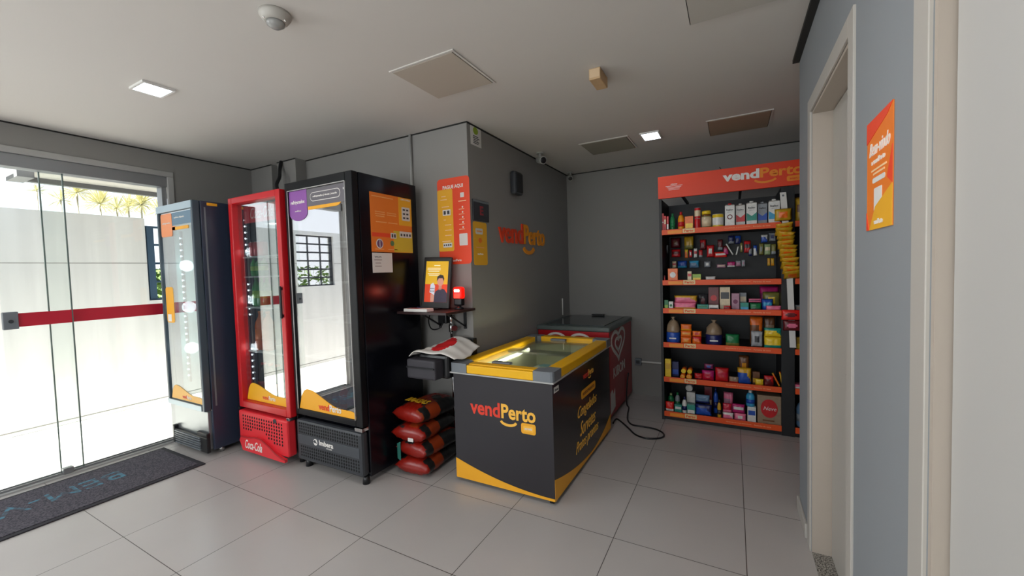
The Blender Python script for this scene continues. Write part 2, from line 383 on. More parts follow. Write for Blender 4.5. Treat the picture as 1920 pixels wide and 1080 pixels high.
MB().box(XL-.0335, XL-.0325, .835, 1.098, 1.133, 1.228, SR).box(XL-.0755, XL-.0745, 1.10, 1.71, 1.133, 1.228, SR).build('safety_stripe', d, label='red safety stripe across the glass')
MB().box(XL-.055, XL-.018, .765, .835, 1.12, 1.24, MGREY, .004).cyl((XL-.018, .80, 1.175), (XL-.012, .80, 1.175), .012, DGREY).build('lock', d, label='grey square lock')
MB().box(XL-.06, XL-.015, .99, 1.045, .012, .055, ALU, .003).build('floor_guide', d)
# unseen windows added behind the viewer to bring in fill light
for nm, args in (('added_window_1', ('x', XL-.06, -2.6, -.6, .85, 2.2)), ('added_window_2', ('y', YR-.05, -3.0, .3, .8, 2.2))):
    ax, p, a0, a1, z0, z1 = args; d = thing(nm, None, None, (0, 0, 0), kind='structure'); b = MB()
    def bb(mb, u0, u1, z_0, z_1, t, mt):
        if ax == 'x': mb.box(p-t, p+t, u0, u1, z_0, z_1, mt)
        else: mb.box(u0, u1, p-t, p+t, z_0, z_1, mt)
    for q in (z0, z1-.04): bb(b, a0, a1, q, q+.04, .03, ALUW)
    for k in range(4): u = a0+(a1-a0-.04)*k/3; bb(b, u, u+.04, z0+.04, z1-.04, .025, ALUW)
    b.build('window_frame', d)
    b = MB(); bb(b, a0+.04, a1-.04, z0+.04, z1-.04, .003, G_DOOR); b.build('pane', d)

# ---------------------------------------------------------------- outdoors
XW = -6.03
MB().box(-14, XL-.13, -8, 12, -.12, -.02, mat('outdoor_paving', (176, 174, 168), 0.8, noise=.05, nscale=3)).build('ground', kind='structure')
b = MB()
for y0, y1, z0, z1 in ((-8, -.98, -.02, 2.16), (-.98, -.30, -.02, 1.27), (-.98, -.30, 2.1, 2.16), (-.30, 2.16, -.02, 2.16), (2.16, 3.6, -.02, 1.2), (3.6, 12, -.02, 2.16)):
    b.box(XW-.15, XW, y0, y1, z0, z1, EXTW)
J = mat('wall_joint', (138, 138, 132), 0.9)
b.box(XW-.001, XW+.0015, -.30, 2.16, 1.635, 1.642, J); b.box(XW-.001, XW+.0015, -8, -.98, 1.635, 1.642, J); b.box(XW, XW+.004, -8, 12, 0.02, .03, J)
b.build('wall_outdoor', kind='structure')
# canopy slab over the passage outside
b = MB(); b.box(-6.2, XL-.135, 1.30, 9, 2.51, 2.6, mat('canopy_soffit', (196, 190, 184), .8)); b.box(-6.26, -6.2, 1.30, 9, 2.46, 2.66, mat('canopy_fascia', (112, 112, 112), .7)); b.box(-6.26, -5.9, 1.19, 1.30, 2.45, 2.66, MATS['canopy_fascia'])
b.build('trim_3', kind='structure')
MB().box(-6.3, -6.0, .98, 1.10, 2.47, 2.6, mat('eaves_bracket', (92, 92, 104), .6)).build('eaves_bracket', label='short dark bracket end hanging outside at the top left of the glass entrance', cat='bracket')
# barred openings in the outdoor wall
def grille(y0, y1, z0, z1, lab, mt, bars, stiles):
    d = thing('window_grille', lab, 'window grille', (XW-.07, (y0+y1)/2, z0))
    b = MB(); t = .02
    for u in (y0, y1-t): b.box(XW-.1, XW-.04, u, u+t, z0, z1, mt)
    for q in (z0, z1-t): b.box(XW-.1, XW-.04, y0+t, y1-t, q, q+t, mt)
    if mt is SBLUE: b.box(XW-.1, XW-.02, y0+t, y0+.085, z0+t, z1-t, mt)
    b.build('frame', d)
    for k in range(1, bars): q = z0+(z1-z0)*k/bars; MB().box(XW-.08, XW-.06, y0+t, y1-t, q-.012, q+.012, mt).build('bar', d)
    for k in range(1, stiles): u = y0+(y1-y0)*k/stiles; MB().box(XW-.059, XW-.045, u-.012, u+.012, z0+t, z1-t, mt).build('bar', d)
SBLUE = mat('slate_blue_metal', (58, 84, 108), .5)
IRON = mat('dark_iron', (44, 46, 56), .5)
grille(-.98, -.30, 1.27, 2.1, 'dark barred opening in the pale outdoor wall, seen only mirrored in the black fridge door', IRON, 6, 3)
SBLUE = mat('slate_blue_metal', (58, 84, 108), .5)
grille(2.16, 3.6, 1.2, 2.08, 'slate blue barred opening in the outdoor wall, just left of the pale fridge', SBLUE, 4, 3)
# plants beyond the wall
def yucca(x, y, z, r, lab, seed, n=90):
    rnd = random.Random(seed); d = thing('yucca_tree', lab, 'tree', (x, y, -.02), group='spiky trees beyond the outdoor wall')
    MB().cyl((x, y, -.02), (x+.05, y, z), .018, TRUNK, .012, n=8).build('trunk', d)
    b = MB(); mi = b.mi(LEAF)
    for k in range(n):
        th = rnd.uniform(0, 2*PI); ph = rnd.uniform(-.5, 1.45); L = r*1.5*rnd.uniform(.75, 1.1)
        dr = Vector((math.cos(th)*math.cos(ph), math.sin(th)*math.cos(ph), math.sin(ph))); sd = dr.cross(Z_).normalized()*r*.045
        c = Vector((x+.05, y, z)); mid = c+dr*L*.5; tip = c+dr*L-Z_*L*.1
        vs = [b.bm.verts.new(p) for p in (c-sd*.5, c+sd*.5, mid+sd, tip, mid-sd)]; up = [b.bm.verts.new(mid+Z_*r*.02+dr.cross(sd).normalized()*.01)]
        for t in ((0, 1, 5), (1, 2, 5), (2, 3, 5), (3, 4, 5), (4, 0, 5)):
            f = b.bm.faces.new([(vs+up)[q] for q in t]); f.material_index = mi
    b.build('crown', d)
_yl = ['small faint spiky crown furthest left above the outdoor wall', 'thin spiky crown between the two glass edges above the wall', 'pale round spiky crown right of the glass edges, highest above the wall', 'large pale spiky crown in the middle above the wall', 'thin pointed spiky crown right of the large one', 'dense spiky crown second from the right above the wall', 'large pale spiky crown close to the door frame', 'spiky crown at the far right, above the pale fridge']
for i, (y, z, r, n) in enumerate(((1.98, 2.80, .09, 26), (2.22, 2.70, .15, 30), (2.40, 2.84, .19, 90), (2.66, 2.70, .23, 110), (2.86, 2.66, .19, 45), (3.01, 2.70, .2, 80), (3.18, 2.76, .22, 110), (3.42, 2.68, .19, 60))):
    q = 1.0 if i % 2 == 0 else 1.11
    yucca(-9*q, y*q, 1.42+(z-1.42)*q, r*q, _yl[i], 20+i, n)
b = MB(); rnd = random.Random(4); mi = b.mi(GRASS)
for k in range(5200):
    c = Vector((rnd.uniform(-7.9, -6.9), rnd.uniform(-3.2, 1.2) if k < 2400 else rnd.uniform(2.1, 4.6), rnd.uniform(-.02, 1.62))); a = Vector([rnd.uniform(-1, 1) for _ in range(3)]).normalized()*.07; d = a.orthogonal().normalized()*.03
    f = b.bm.faces.new([b.bm.verts.new(p) for p in (c-a, c+d, c+a, c-d)]); f.material_index = mi
b.build('hedge', kind='stuff', label='green leafy hedge seen through the barred openings of the outdoor wall', cat='hedge')

# ---------------------------------------------------------------- logo helper
def logo(b, c, R, U, w, cv, cp, smile=True, t=.0012, bold=.018):
    c = Vector(c); R = Vector(R); U = Vector(U); h = w*.2
    b.text('vend', c-R*w*.262, R, U, w*.475, h*1.0, cv, bold, t=t)
    b.text('Perto', c+R*w*.245, R, U, w*.50, h*.98, cp, bold, t=t)
    if smile:
        pts = [(w*(-.0+.115*math.cos(a)), -h*.62+w*.055*math.sin(a)) for a in [PI*1.05+PI*.9*k/10 for k in range(11)]]
        b.path(pts, c+R*w*.10, R, U, w*.035, cp, t)

# ---------------------------------------------------------------- glass door fridges
WIRE = mat('white_wire', (186, 196, 194), .4)
def cooler(label, x0, x1, yf, yb, z1, zd, shell, frame, liner, gl, bar, zs, z0=.045, go=.012):
    d = thing('display_fridge', label, 'fridge', ((x0+x1)/2, (yf+yb)/2, 0)); yd = yf+.055
    b = MB(); s = .028
    b.box(x0, x0+s, yd, yb, z0, z1, shell, .006); b.box(x1-s, x1, yd, yb, z0, z1, shell, .006); b.box(x0+s, x1-s, yd+.002, yb, z1-.045, z1-.002, shell)
    b.box(x0+s, x1-s, yb-s, yb, z0, z1-.045, shell); b.box(x0+s, x1-s, yd+.01, yb-s, z0, zd+.01, shell); b.build('cabinet', d)
    b = MB(); e = .002
    b.box(x0+s, x0+s+e, yd+.05, yb-s, zd+.012, z1-.047, liner); b.box(x1-s-e, x1-s, yd+.05, yb-s, zd+.012, z1-.047, liner); b.box(x0+s+e, x1-s-e, yb-s-e, yb-s, zd+.012, z1-.047, liner)
    b.box(x0+s+e, x1-s-e, yd+.01, yb-s-e, zd+.012, zd+.016, liner); b.box(x0+s+e, x1-s-e, yd+.01, yb-s-e, z1-.05, z1-.047, liner); b.build('liner', d)
    b = MB(); l, r, tp, bt = bar
    b.box(x0, x0+l, yf, yd-.004, zd, z1, frame, .006); b.box(x1-r, x1, yf, yd-.004, zd, z1, frame, .006); b.box(x0+l, x1-r, yf, yd-.004, z1-tp, z1, frame, .006); b.box(x0+l, x1-r, yf, yd-.004, zd, zd+bt, frame, .006)
    fr = b.build('door_frame', d)
    g = MB().box(x0+l-.003, x1-r+.003, yf+go, yf+go+.005, zd+bt-.003, z1-tp+.003, gl).build('door_glass', fr)
    for k, z in enumerate(zs):
        b = MB(); X0, X1 = x0+s+.012, x1-s-.012
        b.box(X0, X1, yd+.016, yd+.024, z-.012, z, WIRE); b.box(X0, X1, yb-s-.02, yb-s-.014, z-.006, z, WIRE)
        n = 16
        for i in range(n+1): x = X0+(X1-X0-.004)*i/n; b.box(x, x+.004, yd+.024, yb-s-.02, z-.005, z-.001, WIRE)
        b.build('shelf', d)
    return d, fr
def leds(d, x, y, zz, power):
    for q in (.2, .5, .8):
        l = bpy.data.lights.new('fridge_led', 'POINT'); l.energy = power; l.color = (.85, .95, 1); l.shadow_soft_size = .05
        o = bpy.data.objects.new('fridge_led', l); COL.objects.link(o); o.location = (x+.03, y+.015, min(zz)+(max(zz)-min(zz))*q)
    b = MB(); b.box(x-.012, x+.012, y+.004, y+.02, min(zz)-.06, max(zz)+.06, BLACK)
    b.build('led_channel', d)
    for z in zz: MB().lathe((x, y+.004, z), [(.0075, 0), (.0065, .003), (.002, .005)], LED, 8, (0, -1, 0)).build('led_light', d)
def wave(b, x0, x1, y, zb, zt0, zt1, mt, t=-.001):
    n = 20; pts = [(x0, y, zb), (x1, y, zb)]
    for k in range(n+1):
        u = 1-k/n; e = min(1, u/.12)**.5*min(1, (1-u)/.06)**.5 if 0 < u < 1 else 0
        s = .5+.5*math.cos(PI*min(1, max(0, (u-.15)/.6))); z = zt1+(zt0-zt1)*s
        pts.append((x0+(x1-x0)*u, y, zb+(z-zb)*e))
    b.prism(pts, (0, t, 0), mt)
def holes(b, rows, r, y, mt=None):
    for x0, x1, z, n in rows:
        for k in range(n): b.disc((x0+(x1-x0)*k/(n-1), y, z), X_, Z_, r, r*1.15, mt or HOLE, .0006, 8)

# 1 pale frosted looking fridge
PB = mat('pale_frame_sky_tint', (170, 186, 194), .35, .3)  # pale frame with the sky's blue reflection put into its colour
d, fr = cooler('black cabinet display fridge with pale frame beside the glass entrance, empty', -4.29, -3.69, 1.62, 2.33, 2.05, .37, NAVYB, mat('dark_teal_frame', (62, 76, 86), .35), LINER, G_FR, (.03, .034, .06, .045), ())
MB().box(-4.287, -3.70, 1.616, 1.6205, 1.99, 2.047, PB, .001).build('trim', fr, label='pale top strip coloured with the sky reflection'); MB().box(-4.285, -3.73, 1.616, 1.6205, .372, .414, PB, .001).build('trim', fr, label='pale blue foot strip')
leds(d, -4.16, 1.72, [.60+.0515*k for k in range(24)], 1.6)
b = MB(); y = 1.619
b.plate((-4.15, y+.012, 1.885), X_, Z_, .19, .19, mat('decal_pale_orange', (240, 150, 96), .5), .02); b.plate((-4.03, y+.012, 1.853), X_, Z_, .05, .035, MATS['decal_pale_orange'])
b.plate((-3.92, y+.012, 1.85), X_, Z_, .27, .026, DECY, .01); b.build('decal', fr, label='orange and yellow decal on the glass')
b = MB(); b.plate((-3.885, y+.0125, 1.928), X_, Z_, .33, .10, mat('decal_blue_grey', (104, 132, 152), .5)); b.text('vendPerto refrigerados', (-3.93, y+.0115, 1.935), X_, Z_, .17, .018, WTEXT, .01); b.text('refrigerados', (-4.15, y+.0105, 1.90), X_, Z_, .14, .018, WTEXT, .01); b.build('decal', fr, label='blue grey band decal with white print')
b = MB(); b.plate((-4.175, y+.0125, 1.22), X_, Z_, .13, .30, DECY, .025); b.plate((-4.19, y+.011, 1.11), X_, Z_, .06, .06, WTEXT); b.build('decal', fr, label='yellow instruction sticker')
b = MB(); wave(b, -4.245, -3.722, y+.0115, .423, .54, .475, mat('decal_soft_amber', (236, 180, 84), .5)); logo(b, (-3.98, y+.0100, .455), X_, Z_, .15, LOGOR, WTEXT, False, bold=.01); b.build('decal', fr, label='amber wave decal at the foot of the glass')
MB().box(-3.6915, -3.6885, 1.70, 1.712, .40, 2.0, MGREY).build('trim_strip', d)
MB().plate((-3.6895, 1.76, 2.027), Y_, Z_, .075, .022, DECY).build('sticker', d, label='small yellow sticker')
STEEL = mat('polished_steel_panel', (150, 154, 156), .3, .6)
MB().box(-4.275, -3.72, 1.655, 1.69, .05, .355, STEEL, .003).build('lower_panel', d, label='polished steel panel')
b = MB(); b.box(-4.235, -3.70, 1.628, 1.655, .03, .155, BLACK, .006); b.box(-3.86, -3.70, 1.628, 1.655, .15, .19, BLACK, .006); b.box(-4.255, -4.225, 1.622, 1.655, .03, .185, BLACK, .006)
for k in range(6): b.box(-4.215, -3.80, 1.620, 1.629, .042+.019*k, .050+.019*k, MGREY)
b.build('kick_grille', d)
for x in (-4.25, -3.74):
    for yy in (1.75, 2.25): MB().cyl((x, yy, 0), (x, yy, .05), .02, CHROME, n=10).build('foot', d)

# 2 red cola fridge
REDD = mat('cola_sign_red', (170, 14, 24), .45, emit=(190, 14, 26), es=.35); REDL = mat('bright_grille_red', (222, 44, 54), .42)
d, fr = cooler('tall red framed display fridge with script lettering, between the pale and the black fridge', -3.575, -2.895, 1.82, 2.40, 2.07, .375, BLACK, RED, LINERD, G_FR, (.048, .05, .05, .055), (1.60, 1.44, 1.19, .83), go=.04)
leds(d, -3.515, 1.905, [1.90-.05*k for k in range(6)]+[1.375-.05*k for k in range(6)]+[.84-.05*k for k in range(6)], 1.1)
b = MB(); b.box(-3.49, -2.96, 1.89, 1.905, 1.87, 2.005, REDD, .004); b.text('Coca-Cola', (-3.24, 1.889, 1.94), X_, Z_, .30, .085, WTEXT, .0, .35); b.build('header_sign', d, label='dark red sign with white script lettering')
b = MB(); wave(b, -3.523, -2.948, 1.859, .433, .575, .50, mat('decal_deep_amber', (240, 176, 10), .5)); logo(b, (-3.22, 1.8575, .475), X_, Z_, .17, LOGOR, WTEXT, False, bold=.01); b.build('decal', fr, label='amber wave decal at the foot of the glass')
b = MB(); b.box(-2.925, -2.905, 1.797, 1.811, 1.12, 1.36, BLACK, .005); b.box(-2.921, -2.909, 1.811, 1.822, 1.13, 1.15, BLACK); b.box(-2.921, -2.909, 1.811, 1.822, 1.33, 1.35, BLACK); b.build('door_handle', fr)
b = MB(); b.box(-3.56, -2.915, 1.80, 1.874, .075, .355, REDL, .014)
pts = [(-3.50, .155), (-3.40, .158), (-3.30, .175), (-3.22, .172), (-3.12, .135), (-3.04, .095), (-2.97, .075), (-2.925, .07)]
b.prism([(x, 1.80, z) for x, z in pts]+[(-2.93, 1.80, .045), (-3.48, 1.80, .045), (-3.52, 1.80, .12)], (0, -.022, 0), REDL)
b.path(pts, (0, 1.778, 0), X_, Z_, .012, mat('deep_wave_red', (176, 26, 36), .4), .003)  # deeper red line along the top of the wave
holes(b, [(-3.49, -2.98, .318-.026*k, 17) for k in range(4)]+[(-3.49, -3.39, .214, 4), (-3.18, -2.98, .214, 7), (-3.15, -2.98, .188, 6), (-3.08, -2.98, .162, 4)], .0085, 1.7996)
b.text('Coca-Cola', (-3.325, 1.7775, .105), X_, Z_, .23, .07, WTEXT, .01, .35); b.build('grille', d, label='bright red grille with white script lettering')
b = MB(); b.disc((-3.06, 1.7990, .335), X_, Z_, .022, .016, CHROME, .002, 14); b.build('badge', d)
MB().box(-3.575, -3.55, 1.81, 1.875, .355, .375, BLACK).build('hinge', d); MB().box(-2.935, -2.90, 1.81, 1.875, .352, .374, CHROME, .003).build('hinge', d)
for x in (-3.54, -2.93):
    for yy in (1.92, 2.34): MB().cyl((x, yy, 0), (x, yy, .05), .02, BLACK, n=10).build('foot', d)

# 3 big black fridge
d, fr = cooler('largest black display fridge with purple decal and posters on its right side', -2.875, -2.165, 1.85, 2.46, 2.105, .405, BSTEEL, mat('anthracite_frame', (16, 17, 20), .4, spec=.25), LINERD, G_FRB, (.036, .064, .06, .045), (1.66, 1.38, 1.10, .83), .05)
b = MB(); q = 1.8495
b.box(-2.843, -2.838, q-.003, q+.001, .448, 2.045, ALUW); b.box(-2.234, -2.229, q-.003, q+.001, .448, 2.045, ALUW); b.box(-2.838, -2.234, q-.003, q+.001, 2.041, 2.046, ALUW); b.build('trim', fr, label='silver line around the glass')
PUR = mat('decal_purple', (140, 82, 160), .5); BAND = mat('decal_grey_band', (104, 100, 106), .5)
b = MB(); b.plate((-2.54, 1.8615, 1.975), X_, Z_, .595, .125, BAND); b.plate((-2.445, 1.8605, 1.978), X_, Z_, .31, .062, WTEXT, .03); b.plate((-2.445, 1.8595, 1.978), X_, Z_, .302, .054, BAND, .026)
b.text('refrigerados | doces | snacks', (-2.445, 1.8585, 1.978), X_, Z_, .25, .016, WTEXT, .02); b.plate((-2.258, 1.8605, 2.0), X_, Z_, .006, .014, WTEXT); b.build('decal', fr, label='grey band decal with white outlined text')
b = MB(); b.prism([(-2.63, 1.861, 1.915), (-2.63, 1.861, 1.893), (-2.335, 1.861, 1.893), (-2.31, 1.861, 1.898), (-2.285, 1.861, 1.915)], (0, -.0012, 0), DECY); b.build('decal', fr, label='thin yellow stripe under the grey band')
pts = [(-2.838, 1.8605, 2.04), (-2.838, 1.8605, 1.88)]+[(-2.738+.1*math.cos(a), 1.8605, 1.88+.055*math.sin(a)) for a in [PI+PI*k/12 for k in range(13)]]+[(-2.638, 1.8605, 2.04)]
b = MB(); b.prism(pts, (0, -.0014, 0), PUR); b.text('refrigerados', (-2.74, 1.8585, 1.955), X_, Z_, .155, .034, WTEXT, .02); b.text('vendPerto', (-2.74, 1.8585, 1.895), X_, Z_, .07, .012, WTEXT); b.build('decal', fr, label='purple decal with white lettering')
b = MB(); wave(b, -2.84, -2.225, 1.861, .45, .60, .50, DECY); logo(b, (-2.50, 1.859, .492), X_, Z_, .24, LOGOR, WTEXT, False, bold=.02); b.build('decal', fr, label='amber wave decal with the shop lettering')
b = MB(); b.box(-2.87, -2.175, 1.842, 1.904, .065, .37, DGREY, .02); b.box(-2.85, -2.195, 1.838, 1.843, .195, .265, mat('grille_band_grey', (66, 70, 76), .4), .002)
holes(b, [(-2.825, -2.215, .345-.022*k, 26) for k in range(4)]+[(-2.815, -2.21, .172-.022*k, 26) for k in range(4)], .0075, 1.8416)
b.disc((-2.645, 1.8375, .232), X_, Z_, .022, .024, WTEXT, .0012); b.disc((-2.650, 1.836, .236), X_, Z_, .010, .011, MATS['grille_band_grey'], .0012); b.path([(-2.67, .232), (-2.65, .236), (-2.628, .226)], (0, 1.8358, 0), X_, Z_, .006, MATS['grille_band_grey'])
b.text('Imbera', (-2.53, 1.8375, .236), X_, Z_, .15, .036, WTEXT, .03); b.text('COOLING', (-2.50, 1.8375, .207), X_, Z_, .06, .009, WTEXT)
b.build('grille', d, label='dark grey perforated grille with white lettering')
b = MB(); b.box(-2.24, -2.17, 1.845, 1.905, .375, .4, CHROME, .003); b.build('hinge', d)
for x in (-2.82, -2.21):
    for yy in (1.90, 2.40): MB().cyl((x, yy, 0), (x, yy, .055), .026, BLACK, .02, n=12).build('foot', d)
xs = -2.1645
b = MB(); b.plate((xs, 2.195, 1.785), Y_, Z_, .405, .41, PORANGE, .004); b.plate((xs+.0012, 2.33, 1.885), Y_, Z_, .135, .205, PYEL); b.plate((xs+.0012, 2.30, 1.66), Y_, Z_, .195, .155, mat('poster_lime_yellow', (216, 190, 60), .5))
b.plate((xs+.0012, 2.10, 1.70), Y_, Z_, .20, .028, PRED); b.plate((xs+.0024, 2.20, 1.70), Y_, Z_, .055, .04, PAPERW, .004); b.plate((xs+.0024, 2.335, 1.87), Y_, Z_, .085, .10, PAPERW, .008); b.plate((xs+.0024, 2.325, 1.715), Y_, Z_, .125, .045, PAPERW, .006)
b.disc((xs+.0024, 2.065, 1.638), Y_, Z_, .032, .034, PAPERW); b.disc((xs+.0036, 2.065, 1.638), Y_, Z_, .025, .027, mat('badge_purple', (110, 70, 110), .5)); b.plate((xs+.0048, 2.065, 1.638), Y_, Z_, .006, .045, PAPERW); b.disc((xs+.0024, 2.185, 1.645), Y_, Z_, .018, .02, mat('badge_green', (90, 130, 90), .5))
for zz, yy, ww in ((1.965, 2.11, .2), (1.86, 2.08, .09), (1.86, 2.19, .09), (1.845, 2.08, .09), (1.845, 2.19, .09), (1.83, 2.08, .08), (1.79, 2.09, .1), (1.79, 2.2, .09), (1.60, 2.065, .08), (1.60, 2.19, .09)): b.plate((xs+.0012, yy, zz), Y_, Z_, ww, .006, mat('faint_print', (246, 176, 110), .5))
for q in range(2):
    for k in range(3): b.plate((xs+.0036, 2.315+.036*q, 1.90-.03*k), Y_, Z_, .022, .012, DGREY)
for k in range(4): b.plate((xs+.0036, 2.28+.03*k, 1.712), Y_, Z_, .016, .018, DGREY)
b.plate((xs+.0036, 2.188, 1.70), Y_, Z_, .014, .024, DGREY); b.plate((xs+.0036, 2.212, 1.70), Y_, Z_, .014, .024, DGREY)
b.text('COMO COMPRAR', (xs+.0024, 2.335, 1.975), Y_, Z_, .10, .012, WTEXT); b.build('poster', d, label='orange instruction poster on the side')
b = MB(); b.plate((xs, 2.087, 1.505), Y_, Z_, .185, .138, PAPERW); b.text('Wi-Fi', (xs+.0012, 2.045, 1.545), Y_, Z_, .06, .012, DGREY)
for k, ww in enumerate((.07, .05, .06)): b.plate((xs+.0012, 2.045, 1.525-.022*k), Y_, Z_, ww, .004, mat('paper_print', (130, 110, 110), .6))
b.build('notice', d, label='white paper notice under the orange poster')

# drinks inside the fridges
CANR = mat('can_red', (190, 20, 30), .3, .3); BGREEN = mat('bottle_green', (40, 150, 60), .2); BORANGE = mat('bottle_orange', (226, 110, 30), .25); BCOLA = mat('bottle_cola', (40, 14, 14), .15)
def can(x, y, z, lab, mt, grp):
    d = thing('drink_can', lab, 'can', (x, y, z), grp); MB().lathe((x, y, z), [(.024, 0), (.032, .008), (.032, .105), (.026, .115)], mt, 16).build('body', d); MB().lathe((x, y, z+.115), [(.026, 0), (.026, .004), (.022, .003)], CHROME, 16).build('lid', d); return d
def pet(x, y, z, h, r, lab, mt, lb, cap, grp):
    d = thing('drink_bottle', lab, 'bottle', (x, y, z), grp)
    MB().lathe((x, y, z), [(r*.8, 0), (r, .02), (r, h*.25), (r*.94, h*.3), (r*.94, h*.55), (r, h*.6), (r*.85, h*.72), (r*.35, h*.88), (r*.32, h*.95)], mt, 16).build('body', d)
    MB().lathe((x, y, z), [(r*.96, h*.30), (r*.96, h*.55)], lb, 16).build('label', d); MB().lathe((x, y, z+h*.95), [(r*.4, 0), (r*.4, h*.05)], cap, 12).build('cap', d); return d
for k, (x, lab) in enumerate(((-3.47, 'left red can on the top shelf of the red fridge'), (-3.40, 'middle red can on the top shelf of the red fridge'), (-3.33, 'right red can on the top shelf of the red fridge'))):
    can(x+.012, 1.935, 1.601, lab, CANR, 'red cans in the red fridge')
pos = ['first', 'second', 'third']
for k in range(3): pet(-3.46+.07*k, 1.935, 1.441, .145, .03, pos[k]+' small green bottle from the left on the upper middle shelf of the red fridge', BGREEN, mat('label_lime', (150, 200, 60), .4), BGREEN, 'small green bottles in the red fridge')
for k in range(3): pet(-3.455+.075*k, 1.94, 1.191, .235, .034, pos[k]+' tall green bottle from the left on the middle shelf of the red fridge', BGREEN, mat('label_lime', (150, 200, 60), .4), BGREEN, 'tall green bottles in the red fridge')
for k in range(2): pet(-3.435+.10*k, 1.95, .831, .32, .047, ('left', 'right')[k]+' large orange bottle on the lower middle shelf of the red fridge', BORANGE, mat('label_orange', (240, 130, 50), .4), mat('cap_orange', (230, 120, 30), .4), 'orange bottles in the red fridge')
for k in range(3): pet(-3.435+.10*k, 1.95, .392, .33, .046, pos[k]+' large cola bottle from the left at the bottom of the red fridge', BCOLA, CANR, CANR, 'cola bottles in the red fridge')
CUPB = mat('pot_blue', (120, 160, 200), .4)
k = 0
for x, z, h, c, lab in ((-2.29, 1.661, .17, 'white', 'white'), (-2.37, 1.661, .14, 'steel', 'grey blue'), (-2.29, 1.381, .15, 'paper', 'off white'), (-2.36, 1.381, .12, 'teal', 'teal'), (-2.29, 1.101, .18, 'darkg', 'dark grey'), (-2.30, .831, .15, 'brn', 'brown')):
    cc = {'white': PAPERW, 'steel': CUPB, 'paper': WTEXT, 'teal': mat('teal_pack', (70, 150, 150), .4), 'darkg': MGREY, 'brn': mat('brown_pack', (120, 84, 60), .5)}[c]
    pet(x, 2.05, z, h, .03, lab+' bottle on the shelf at the right inside the black fridge, '+('%s shelf' % {1.661: 'top', 1.381: 'second', 1.101: 'third', .831: 'fourth'}[z]), cc, WTEXT, PAPERW, 'bottles inside the black fridge')
for i, (x, c, lab) in enumerate(((-2.60, 'bottle_cola', 'dark'), (-2.52, 'can_red', 'red'), (-2.44, 'teal_pack', 'teal'), (-2.36, 'can_red', 'second red'))):
    pet(x, 2.0, .424, .2, .034, lab+' bottle at the bottom of the black fridge above the amber decal', MATS[c], mat('label_blue', (60, 90, 150), .4), BLACK, 'bottles at the bottom of the black fridge')

# ---------------------------------------------------------------- chest freezers
d = thing('chest_freezer', 'black wrapped chest freezer with yellow framed glass lid in front', 'freezer', (-1.30, 2.82, 0)); x0, x1, y0, y1 = -1.665, -.943, 2.195, 3.45; zb = .03; zt = .755
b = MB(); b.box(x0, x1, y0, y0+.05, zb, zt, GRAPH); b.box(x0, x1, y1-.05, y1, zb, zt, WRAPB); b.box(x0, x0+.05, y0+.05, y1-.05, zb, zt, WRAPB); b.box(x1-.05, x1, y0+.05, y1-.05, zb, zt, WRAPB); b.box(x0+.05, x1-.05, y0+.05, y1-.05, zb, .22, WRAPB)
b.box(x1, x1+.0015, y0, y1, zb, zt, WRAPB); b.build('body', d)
LN = mat('freezer_liner', (218, 224, 198), .5)
b = MB(); q = .052; b.box(x0+q, x0+q+.004, y0+q, y1-q, .222, .75, LN); b.box(x1-q-.004, x1-q, y0+q, y1-q, .222, .75, LN); b.box(x0+q, x1-q, y0+q, y0+q+.004, .222, .75, LN); b.box(x0+q, x1-q, y1-q-.004, y1-q, .222, .75, LN); b.box(x0+q, x1-q, y0+q, y1-q, .222, .226, LN); b.build('liner', d)
n = 24
b = MB(); top = [(x0+(x1-x0)*k/n, zb+.13*(1-k/n)**1.9+.012*(k/n)+.004) for k in range(n+1)]
b.prism([(x0, y0-.0005, zb)]+[(x1, y0-.0005, zb)]+[(x, y0-.0005, z) for x, z in top[::-1]], (0, -.0012, 0), DECY)
pts = [(y0+(y1-y0)*k/n, zb+.014+.12*max(0, 1-k/n/.62)**1.9+.11*max(0, (k/n-.55)/.45)**2) for k in range(n+1)]
b.prism([(x1+.002, y0, zb), (x1+.002, y1, zb)]+[(x1+.002, y, z) for y, z in pts[::-1]], (.0012, 0, 0), DECY); b.build('decal', d, label='amber curved decal along the foot')
b = MB(); logo(b, (-1.295, y0-.0005, .535), X_, Z_, .48, LOGOR, LOGOY, True, bold=.028); b.plate((-1.108, y0-.0005, .448), X_, Z_, .10, .066, DECY, .014); b.plate((-1.108, y0-.0017, .448), X_, Z_, .068, .034, LOGOY, .006); b.text('smart market', (-1.108, y0-.0029, .45), X_, Z_, .05, .016, WTEXT, .01); b.build('lettering', d, label='red and yellow shop lettering')
xs = x1+.0025
b = MB(); logo(b, (xs, 2.87, .655), Y_, Z_, .24, LOGOR, LOGOY, True, bold=.018); b.build('lettering', d, label='small red and yellow lettering on the long side')
b = MB(); b.plate((xs, 2.865, .53), Y_, Z_, .33, .062, DECY, .02); b.text('NOSSOS PRODUTOS', (xs+.0012, 2.865, .53), Y_, Z_, .27, .022, mat('dark_print', (120, 60, 20), .5), .02)
for s_, z, wd in (('Congelados', .415, .44), ('Sorvetes', .30, .36), ('Pratos prontos', .185, .52)): b.text(s_, (xs, 2.84 if z > .2 else 2.83, z), Y_, Z_, wd, .10, LOGOY, -.004, .5)
b.build('lettering', d, label='amber script lettering on the long side')
b = MB(); b.plate((xs, 2.25, .70), Y_, Z_, .075, .035, PAPERW); b.text('fricon', (xs+.0012, 2.25, .70), Y_, Z_, .055, .018, DGREY, .02); b.build('badge', d)
fx0, fx1, fy0, fy1 = x0-.012, x1+.012, y0-.014, y1+.012; W = .092; z0 = zt; z1 = .815
def rail(b, pts, mt): b.prism(pts, (0, 0, 0), mt)
b = MB(); cg = .13
